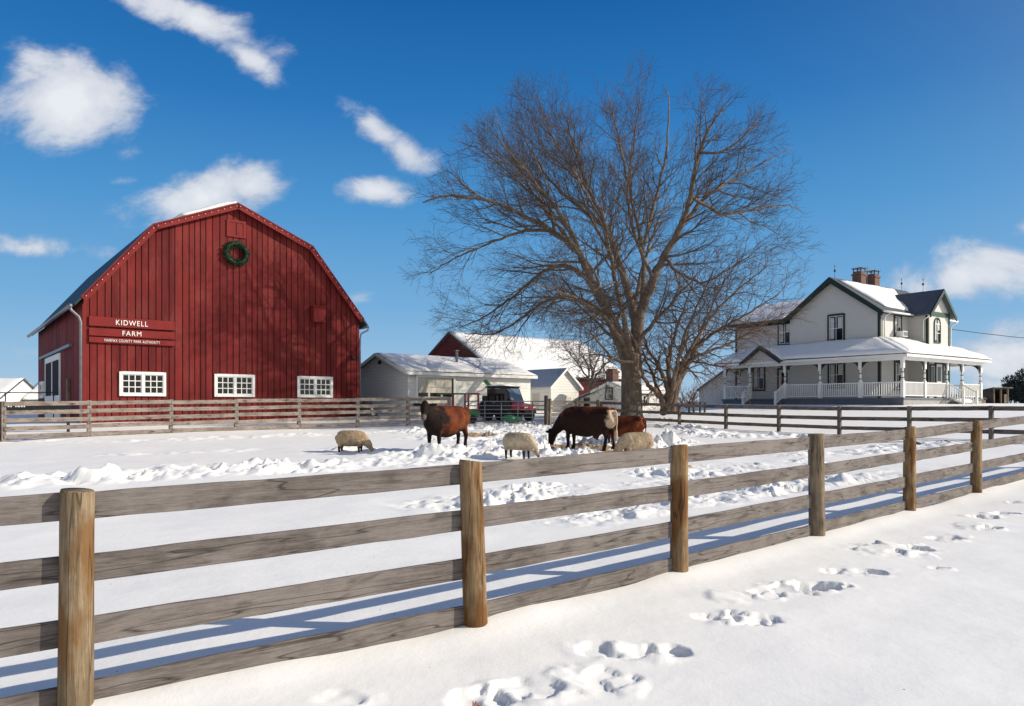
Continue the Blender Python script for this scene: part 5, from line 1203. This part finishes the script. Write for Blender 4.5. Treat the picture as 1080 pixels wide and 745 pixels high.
def cow_mesh(head='up', look=0.0):
    """faces +x; withers about 1.22"""
    m = MB()
    spine(m, [(-.88, 0, .98, .07, .10), (-.84, 0, .96, .19, .23), (-.70, 0, .91, .27, .33), (-.50, 0, .87, .31, .37), (-.25, 0, .82, .37, .41), (.0, 0, .79, .40, .44), (.22, 0, .80, .375, .43), (.45, 0, .83, .32, .41), (.62, 0, .86, .265, .37), (.74, 0, .89, .20, .30), (.80, 0, .91, .12, .18)], 20)
    m.ball((-.74, .17, 1.12), (.11, .09, .08)); m.ball((-.74, -.17, 1.12), (.11, .09, .08)); m.ball((.42, 0, 1.16), (.2, .09, .07)); m.ball((-.46, 0, .60), (.20, .16, .14))
    for s_ in (1, -1):
        leg(m, [(.50, s_ * .17, .95, .15), (.52, s_ * .18, .72, .115), (.52, s_ * .17, .55, .08), (.53, s_ * .165, .42, .062), (.53, s_ * .165, .37, .066), (.525, s_ * .165, .2, .045), (.525, s_ * .165, .11, .055), (.55, s_ * .165, .05, .06), (.56, s_ * .165, -.06, .066)])
        off = .05 * s_
        leg(m, [(-.62, s_ * .15, .98, .20), (-.58, s_ * .19, .80, .165), (-.60 + off, s_ * .185, .64, .11), (-.70 + off, s_ * .175, .50, .075), (-.76 + off, s_ * .17, .42, .07), (-.74 + off, s_ * .165, .28, .048), (-.72 + off, s_ * .165, .12, .055), (-.69 + off, s_ * .165, .05, .06), (-.68 + off, s_ * .165, -.06, .066)])
    leg(m, [(-.88, 0, 1.10, .05), (-.95, .01, 1.02, .04), (-.97, .02, .8, .028), (-.96, .03, .6, .024), (-.95, .03, .5, .045), (-.94, .03, .36, .055), (-.93, .03, .25, .02)])
    if head == 'up':
        hp = Vector((1.05, .10, 1.17)); hd = Vector((math.cos(look) * .66, math.sin(look) * .66, -.75)).normalized()
        spine(m, [(.50, 0, .92, .24, .33), (.72, .0, .98, .195, .29), (.90, .04, 1.06, .155, .22), (1.03, .09, 1.14, .125, .15)], 14)
    else:
        hp = Vector((1.16, 0, .40)); hd = Vector((.22, 0, -1)).normalized()
        spine(m, [(.55, 0, .92, .2, .3), (.78, 0, .80, .15, .24), (.95, 0, .64, .115, .18), (1.10, 0, .48, .10, .13), (1.16, 0, .40, .09, .11)], 14)
    side = Vector((-hd.y, hd.x, 0)); side = side.normalized() if side.length > .3 else Vector((0, 1, 0))
    if head != 'up': side = Vector((0, 1, 0))
    upv = hd.cross(side) * -1 if (hd.cross(side)).z < 0 else hd.cross(side)
    if head != 'up': upv = Vector((1, 0, .22)).normalized()
    P0 = hp - hd * .10
    loft(m, [(P0 + hd * t, w, h, side, upv) for t, w, h in ((-.02, .06, .06), (.03, .115, .12), (.12, .125, .135), (.22, .105, .12), (.33, .08, .095), (.42, .075, .08), (.48, .07, .07), (.51, .04, .04))], 14)
    m.ball(P0 + upv * .09 + hd * .0, (.09, .09, .07), 8, 6)
    for s_ in (1, -1):
        e0 = P0 + side * (s_ * .10) + upv * .05 + hd * .03; e1 = e0 + side * (s_ * .24) - upv * .01 - hd * .02
        loft(m, [(e0, .03, .025, hd, upv), (e0.lerp(e1, .45), .065, .022, hd, upv), (e0.lerp(e1, .8), .05, .02, hd, upv), (e1, .012, .012, hd, upv)], 8)
    eyes = [P0 + hd * .15 + side * (s_ * .112) + upv * .05 for s_ in (1, -1)]
    return m, P0, hd, eyes
def make_cow(label, loc, rz, sc, head, look, paint):
    m, P0, hd, eyes = cow_mesh(head, look)
    o = fuse(m, 'cow', .022, M_coat, None, 5, paint=lambda p: paint(p, P0, hd)); o.location = loc; o.rotation_euler = (0, 0, rz); o.scale = (sc,) * 3
    tag(o, label, 'cow', 'cattle in the paddock')
    for e in eyes: MB().ball(e, .02, 8, 6).build('eye', M_eye, o, smooth=True)
    return o
def mixc(a, b, t): t = max(0., min(1., t)); return tuple(x + (y - x) * t for x, y in zip(a, b))
DK = (.016, .010, .009); RD = (.135, .034, .013); RD2 = (.075, .017, .009); CR = (.50, .38, .27)
def N(p, f, s=0): return mnoise.fractal(Vector(p) * f + Vector((s, s, s)), .8, 2, 4)
def paint1(p, P0, hd):
    n_ = N(p, 3, 4)
    c = mixc(mixc(RD, RD2, .5 + n_), (.19, .058, .022), .6 * (N(p, 1.7, 9) + .2))
    c = mixc(c, DK, (p.x - .18 + .35 * n_) / .34)                                            # dark fore end
    c = mixc(c, DK, (.60 - p.z + .12 * n_) / .14)                                           # dark belly and legs
    if p.x < -.86: c = mixc(c, CR, (.8 - p.z) / .15)
    t = (p - P0).dot(hd)
    if t > .36 and p.x > .8: c = mixc(c, (.12, .10, .095), (t - .36) / .05)
    return c
def paint2(p, P0, hd):
    n_ = N(p, 3, 14)
    c = mixc((.022, .010, .008), (.105, .028, .012), (p.z - 1.05 + .35 * n_) / .22)
    c = mixc(c, DK, (.56 - p.z) / .12)
    if p.x < -.60 and p.z < 1.12: c = mixc(c, CR, (-p.x - .73 + .08 * n_ - .5 * abs(p.z - .85) * .3) / .08)
    return c
def paint3(p, P0, hd):
    n_ = N(p, 3, 24)
    c = mixc((.16, .042, .016), (.07, .018, .010), .5 + 1.2 * n_)
    if p.z < .45: c = mixc(c, (.10, .05, .03), (.45 - p.z) / .1)
    return c
def ground_loc(px, py, sink=.0):
    x, y = ground_at(px, py); return (x, y, gz(x, y) + .02 - sink)
make_cow('red brown cow with a black head standing and looking towards the fence', ground_loc(470.5, 476), math.radians(238), 1.08, 'up', math.radians(30), paint1)
make_cow('large dark brown cow grazing with head down and a pale rump', ground_loc(619, 475), math.radians(144), 1.06, 'down', 0, paint2)
make_cow('smaller bright brown cow half hidden behind the dark grazing cow', ground_loc(657, 471.5), math.radians(150), .80, 'down', 0, paint3)
def sheep_mesh(lying=False):
    m = MB()
    spine(m, [(-.50, 0, .52, .08, .10), (-.46, 0, .51, .18, .20), (-.32, 0, .50, .235, .25), (-.1, 0, .49, .255, .265), (.12, 0, .49, .245, .26), (.30, 0, .50, .215, .24), (.42, 0, .50, .16, .19), (.47, 0, .50, .09, .1)], 18)
    spine(m, [(.30, 0, .52, .18, .21), (.46, 0, .42, .13, .16), (.56, 0, .31, .105, .125), (.62, 0, .23, .085, .10)], 12)
    for s_ in (1, -1):
        leg(m, [(.28, s_ * .12, .42, .10), (.28, s_ * .12, .28, .06), (.28, s_ * .115, .14, .034), (.285, s_ * .115, .04, .03), (.29, s_ * .115, -.05, .034)])
        leg(m, [(-.34, s_ * .12, .45, .13), (-.33, s_ * .13, .31, .085), (-.39, s_ * .12, .2, .045), (-.38, s_ * .12, .04, .032), (-.37, s_ * .12, -.05, .034)])
    m.ball((-.52, 0, .50), (.05, .05, .09), 8, 6)
    hp = Vector((.58, 0, .27)); hd = Vector((.62, 0, -.78)).normalized(); up = Vector((.78, 0, .62))
    loft(m, [(hp + hd * t, w, h, (0, 1, 0), up) for t, w, h in ((-.02, .06, .06), (.04, .078, .085), (.12, .068, .075), (.2, .048, .055), (.25, .04, .042), (.27, .02, .02))], 12)
    for s_ in (1, -1):
        e0 = hp + Vector((0, s_ * .065, 0)) + up * .04; e1 = e0 + Vector((0, s_ * .10, -.03))
        loft(m, [(e0, .02, .015, hd, up), (e0.lerp(e1, .5), .036, .014, hd, up), (e1, .01, .01, hd, up)], 8)
    return m, hp, hd, [hp + hd * .1 + Vector((0, s_ * .07, 0)) + up * .03 for s_ in (1, -1)]
def make_sheep(label, loc, rz, sc, tone):
    m, hp, hd, eyes = sheep_mesh()
    def body(p): return (p.x < .56) and p.z > .24
    def wl(p):
        if not body(p): return 0
        return .008 * mnoise.fractal(p * 15, .9, 2, 3) + .006 * (mnoise.voronoi(p * 22)[0][0] - .3) + .004
    def pt(p):
        if p.z < .22 and p.x < .5: return (.035, .028, .024)
        t = (p - hp).dot(hd)
        if t > .17 and p.x > .55: return mixc((.30, .24, .18), (.05, .04, .035), (t - .2) / .05)
        c = mixc(tone, tuple(x * .66 for x in tone), .5 + 1.0 * N(p, 3.2, 3)); return mixc(c, (.22, .16, .10), (.38 - p.z) / .25 * .6)
    o = fuse(m, 'sheep', .011, M_wool, None, 4, wool=wl, paint=pt); o.location = loc; o.rotation_euler = (0, 0, rz); o.scale = (sc,) * 3
    tag(o, label, 'sheep', 'sheep in the paddock')
    for e in eyes: MB().ball(e, .013, 8, 6).build('eye', M_eye, o, smooth=True)
    return o
make_sheep('tan sheep left of the standing cow with its nose in the snow', ground_loc(371, 477, .06), math.radians(-8), .90, (.46, .33, .205))
make_sheep('pale cream sheep between the two big cows, walking on dark legs', ground_loc(547, 484), math.radians(-38), .90, (.54, .43, .295))
make_sheep('grey tan sheep nearest the fence beside the pale rump of the grazing cow', ground_loc(671, 481, .08), math.radians(196), .95, (.43, .33, .225))

# ------------------------------------------------------------------ vehicles and equipment
def wheel(parent, c, r, w, n=20):
    t = MB(); rows = []
    for (a, b) in ((-.5, .62), (-.5, .92), (-.36, 1.), (.36, 1.), (.5, .92), (.5, .62)): rows.append([(c[0] + r * b * math.cos(2 * math.pi * j / n), c[1] + w * a, c[2] + r * b * math.sin(2 * math.pi * j / n)) for j in range(n)])
    o = t.rings(rows).build('wheel', M_rubber, parent, smooth=False)
    MB().tube([(c[0], c[1] - w * .42, c[2]), (c[0], c[1] + w * .42, c[2])], r * .55, 14).build('rim', M_pipe, o)
    return o
ux, uy = at(536, 436, 41.0).x, 41.0
ut = thing('utility_vehicle', 'black cabbed utility vehicle with a red hood parked before the garage', 'vehicle', (ux, uy, gz(ux, uy) + .02), math.radians(-33))
for x in (-.95, .98):
    for y in (-.62, .62): wheel(ut, (x, y, .31), .32, .24)
MB().box(-1.45, 1.35, -.52, .52, .32, .58).build('chassis', M_darkpl, ut, bevel=.03)
MB().prism([(.55, -.62, .58), (1.42, -.62, .58), (1.46, -.62, .74), (1.35, -.62, .90), (.62, -.62, 1.02)], (0, 1.24, 0)).build('hood', M_utvred, ut, bevel=.05)
MB().box(1.40, 1.50, -.55, .55, .40, .62).build('bumper', M_darkpl, ut, bevel=.02)
for y in (-.42, .42): MB().box(1.40, 1.455, y - .12, y + .12, .72, .80).build('headlight', M_bulb, ut)
MB().box(-1.42, -.55, -.66, .66, .60, .98).build('cargo_bed', M_darkpl, ut, bevel=.03)
m = MB()
for y in (-.62, .62):
    m.beam((.62, y, 1.0), (.28, y, 1.82), .06, .06); m.beam((-.5, y, .6), (-.5, y, 1.82), .06, .06); m.beam((.28, y, 1.82), (-.95, y, 1.82), .06, .06); m.beam((-.95, y, .98), (-.95, y, 1.82), .06, .06)
m.build('cab_frame', M_darkpl, ut)
MB().box(-1.1, .36, -.70, .70, 1.85, 1.93).build('roof', M_darkpl, ut, bevel=.03)
snow_sheet('roof_snow', ut, [(-1.05, -.66, 1.935), (.2, -.66, 1.935), (.2, .66, 1.935), (-1.05, .66, 1.935)], .07, 10, 8, .2, .04, seed=31)
for y in (-.64, .64):
    d = MB().box(-.48, .58, y - .02, y + .02, .56, 1.05).build('door', M_darkpl, ut); MB().prism([(-.46, y - .012, 1.06), (.56, y - .012, 1.06), (.26, y - .012, 1.78), (-.46, y - .012, 1.78)], (0, .024, 0)).build('pane', M_glass, d)
    MB().prism([(-.92, y - .012, 1.02), (-.54, y - .012, 1.02), (-.54, y - .012, 1.78), (-.92, y - .012, 1.78)], (0, .024, 0)).build('rear_pane', M_glass, ut)
M_wind, _T, _b = mat('windscreen_glass', .08, (.10, .16, .24), .8)
MB().prism([(.63, -.57, 1.03), (.65, -.57, 1.03), (.32, -.57, 1.80), (.30, -.57, 1.80)], (0, 1.14, 0)).build('windscreen', M_wind, ut)
for y in (-.32, .32): MB().box(-.42, .02, y - .25, y + .25, .6, .86).box(-.46, -.34, y - .25, y + .25, .862, 1.45).build('seat', M_rubber, ut, bevel=.03)
# red framed cart with a green canopy
cx_, cy_ = at(485, 436, 40.2).x, 40.2
ct = thing('farm_cart', 'red framed farm cart with a flat green canopy left of the utility vehicle', 'cart', (cx_, cy_, gz(cx_, cy_)), math.radians(4))
MB().box(-.75, 1.05, -.5, .5, .55, .70).build('bed', M_redsteel, ct, bevel=.02)
for x in (-.36, .28, .46, 1.0):
    for y in (-.45, .45): MB().box(x - .045, x + .045, y - .045, y + .045, .702, 1.48).build('upright', M_redsteel, ct)
MB().box(.42, 1.06, -.5, .5, 1.482, 1.56).build('top_rail', M_redsteel, ct)
MB().box(-1.2, .36, -.62, .62, 1.484, 1.55).build('canopy', M_greenlit, ct)
for y in (-.45, .45): wheel(ct, (.1, y, .3), .3, .16)
gx_, gy_ = at(496, 438, 39.3).x, 39.3
sp = thing('seed_spreader', 'green hopper machine on small wheels behind the left end of the gate', 'machine', (gx_, gy_, gz(gx_, gy_)), math.radians(8))
MB().prism([(-.65, -.3, .45), (.45, -.3, .35), (.5, -.3, .62), (-.6, -.3, .82)], (0, .6, 0)).build('hopper', M_jgreen, sp, bevel=.02)
MB().box(-.2, .4, -.25, .25, .3, .4).build('chassis', M_darkpl, sp)
for y in (-.36, .36): wheel(sp, (.1, y, .22), .22, .12)
MB().tube([(.45, 0, .4), (.9, 0, .32)], .03, 6).build('drawbar', M_darkpl, sp)
gx_, gy_ = at(537, 438, 39.4).x, 39.4
mw = thing('mower_deck', 'rounded green mower deck lying in front of the utility vehicle', 'machine', (gx_, gy_, gz(gx_, gy_)), math.radians(-6))
MB().tube([(0, 0, .1), (0, 0, .34), (0, 0, .46)], [.42, .40, .2], 16).tube([(.35, .1, .12), (.35, .1, .32), (.35, .1, .4)], [.3, .28, .14], 14).build('deck', M_jgreen, mw, smooth=True)
MB().box(-.12, .12, -.08, .12, .46, .62).build('gearbox', M_darkpl, mw)
# green loader arm of a tractor parked behind the vehicle
tx_, ty_ = at(522, 438, 43.6).x, 43.6
tr = thing('green_tractor', 'green tractor parked behind the utility vehicle with its loader arm raised', 'tractor', (tx_, ty_, gz(tx_, ty_)), math.radians(6))
for x, r in ((-.5, .52), (.75, .36)):
    for y in (-.5, .5): wheel(tr, (x, y, r), r, .26)
MB().box(.1, 1.25, -.3, .3, .55, 1.05).build('hood', M_jgreen, tr, bevel=.06); MB().box(-.9, .1, -.38, .38, .5, .85).build('chassis', M_darkpl, tr)
MB().box(-.75, -.3, -.25, .25, .85, 1.3).build('seat', M_rubber, tr, bevel=.04)
for y in (-.42, .42): MB().beam((.35, y, .9), (-.15, y, 1.75), .1, .14).beam((-.15, y, 1.72), (-.62, y, 2.22), .1, .16).build('loader_arm', M_jgreen, tr)
gx_, gy_ = at(462, 432, 40.5).x, 40.5
lm = thing('ride_on_mower', 'low dark mower with an olive cowl parked before the garage door', 'mower', (gx_, gy_, gz(gx_, gy_)), math.radians(0))
MB().box(-.7, .7, -.4, .4, .25, .5).build('chassis', M_darkpl, lm, bevel=.04); MB().prism([(.1, -.32, .5), (.72, -.32, .5), (.66, -.32, .78), (.15, -.32, .84)], (0, .64, 0)).build('cowl', M_olive, lm, bevel=.06)
MB().box(-.55, -.15, -.25, .25, .502, .62).box(-.6, -.5, -.25, .25, .622, .92).build('seat', M_rubber, lm, bevel=.03)
for x in (-.45, .5):
    for y in (-.4, .4): wheel(lm, (x, y, .22), .22, .16, 14)
# tarpaulin covered gear beside the garage gable
gx_, gy_ = at(387, 434, 40.8).x, 40.8
m = MB(); rows = []
for i in range(7):
    t = i / 6; k = math.cos(t * 1.45) ** .5; rows.append([(k * .62 * math.cos(a) * (1 + .18 * mnoise.noise((math.cos(a) * 2, math.sin(a) * 2, t * 2))), k * .5 * math.sin(a), -.2 + t * 1.15 + .12 * mnoise.noise((math.cos(a) * 2, math.sin(a) * 2, 5))) for a in [2 * math.pi * j / 18 for j in range(18)]])
tp_ = m.rings(rows).build('covered_gear', M_darkpl, None, smooth=True); tp_.location = (gx_, gy_, gz(gx_, gy_)); tag(tp_, 'dark tarpaulin covered heap beside the shaded end of the garage', 'tarpaulin')
# small dark bench by the white shed
gx_, gy_ = at(735, 428, 50).x, 50
be_ = thing('picnic_table', 'small dark wooden table near the reddish shrub', 'table', (gx_, gy_, gz(gx_, gy_)), .4)
MB().box(-.6, .6, -.35, .35, .68, .74).build('table_top', M_post3, be_)
for x in (-.45, .45):
    for y in (-.25, .25): MB().box(x - .05, x + .05, y - .05, y + .05, -.2, .68).build('leg', M_post3, be_)
# leaf on the snow by the track
lx, ly = ground_at(502, 737)
m = MB(); pts = [(0, -.035), (.018, -.012), (.04, .0), (.022, .012), (.012, .04), (0, .022), (-.012, .04), (-.022, .012), (-.04, .0), (-.018, -.012)]
m.prism([(a, b, .012 * mnoise.noise((a * 40, b * 40, 0))) for a, b in pts], (0, 0, .003))
lf = m.build('dead_leaf', plain('brown_leaf', (.22, .085, .045), .7, .3, 40)); lf.location = (lx, ly, zg(lx, ly) + .03); lf.rotation_euler = (.6, .2, .7); tag(lf, 'curled brown leaf lying on the broken snow', 'leaf')
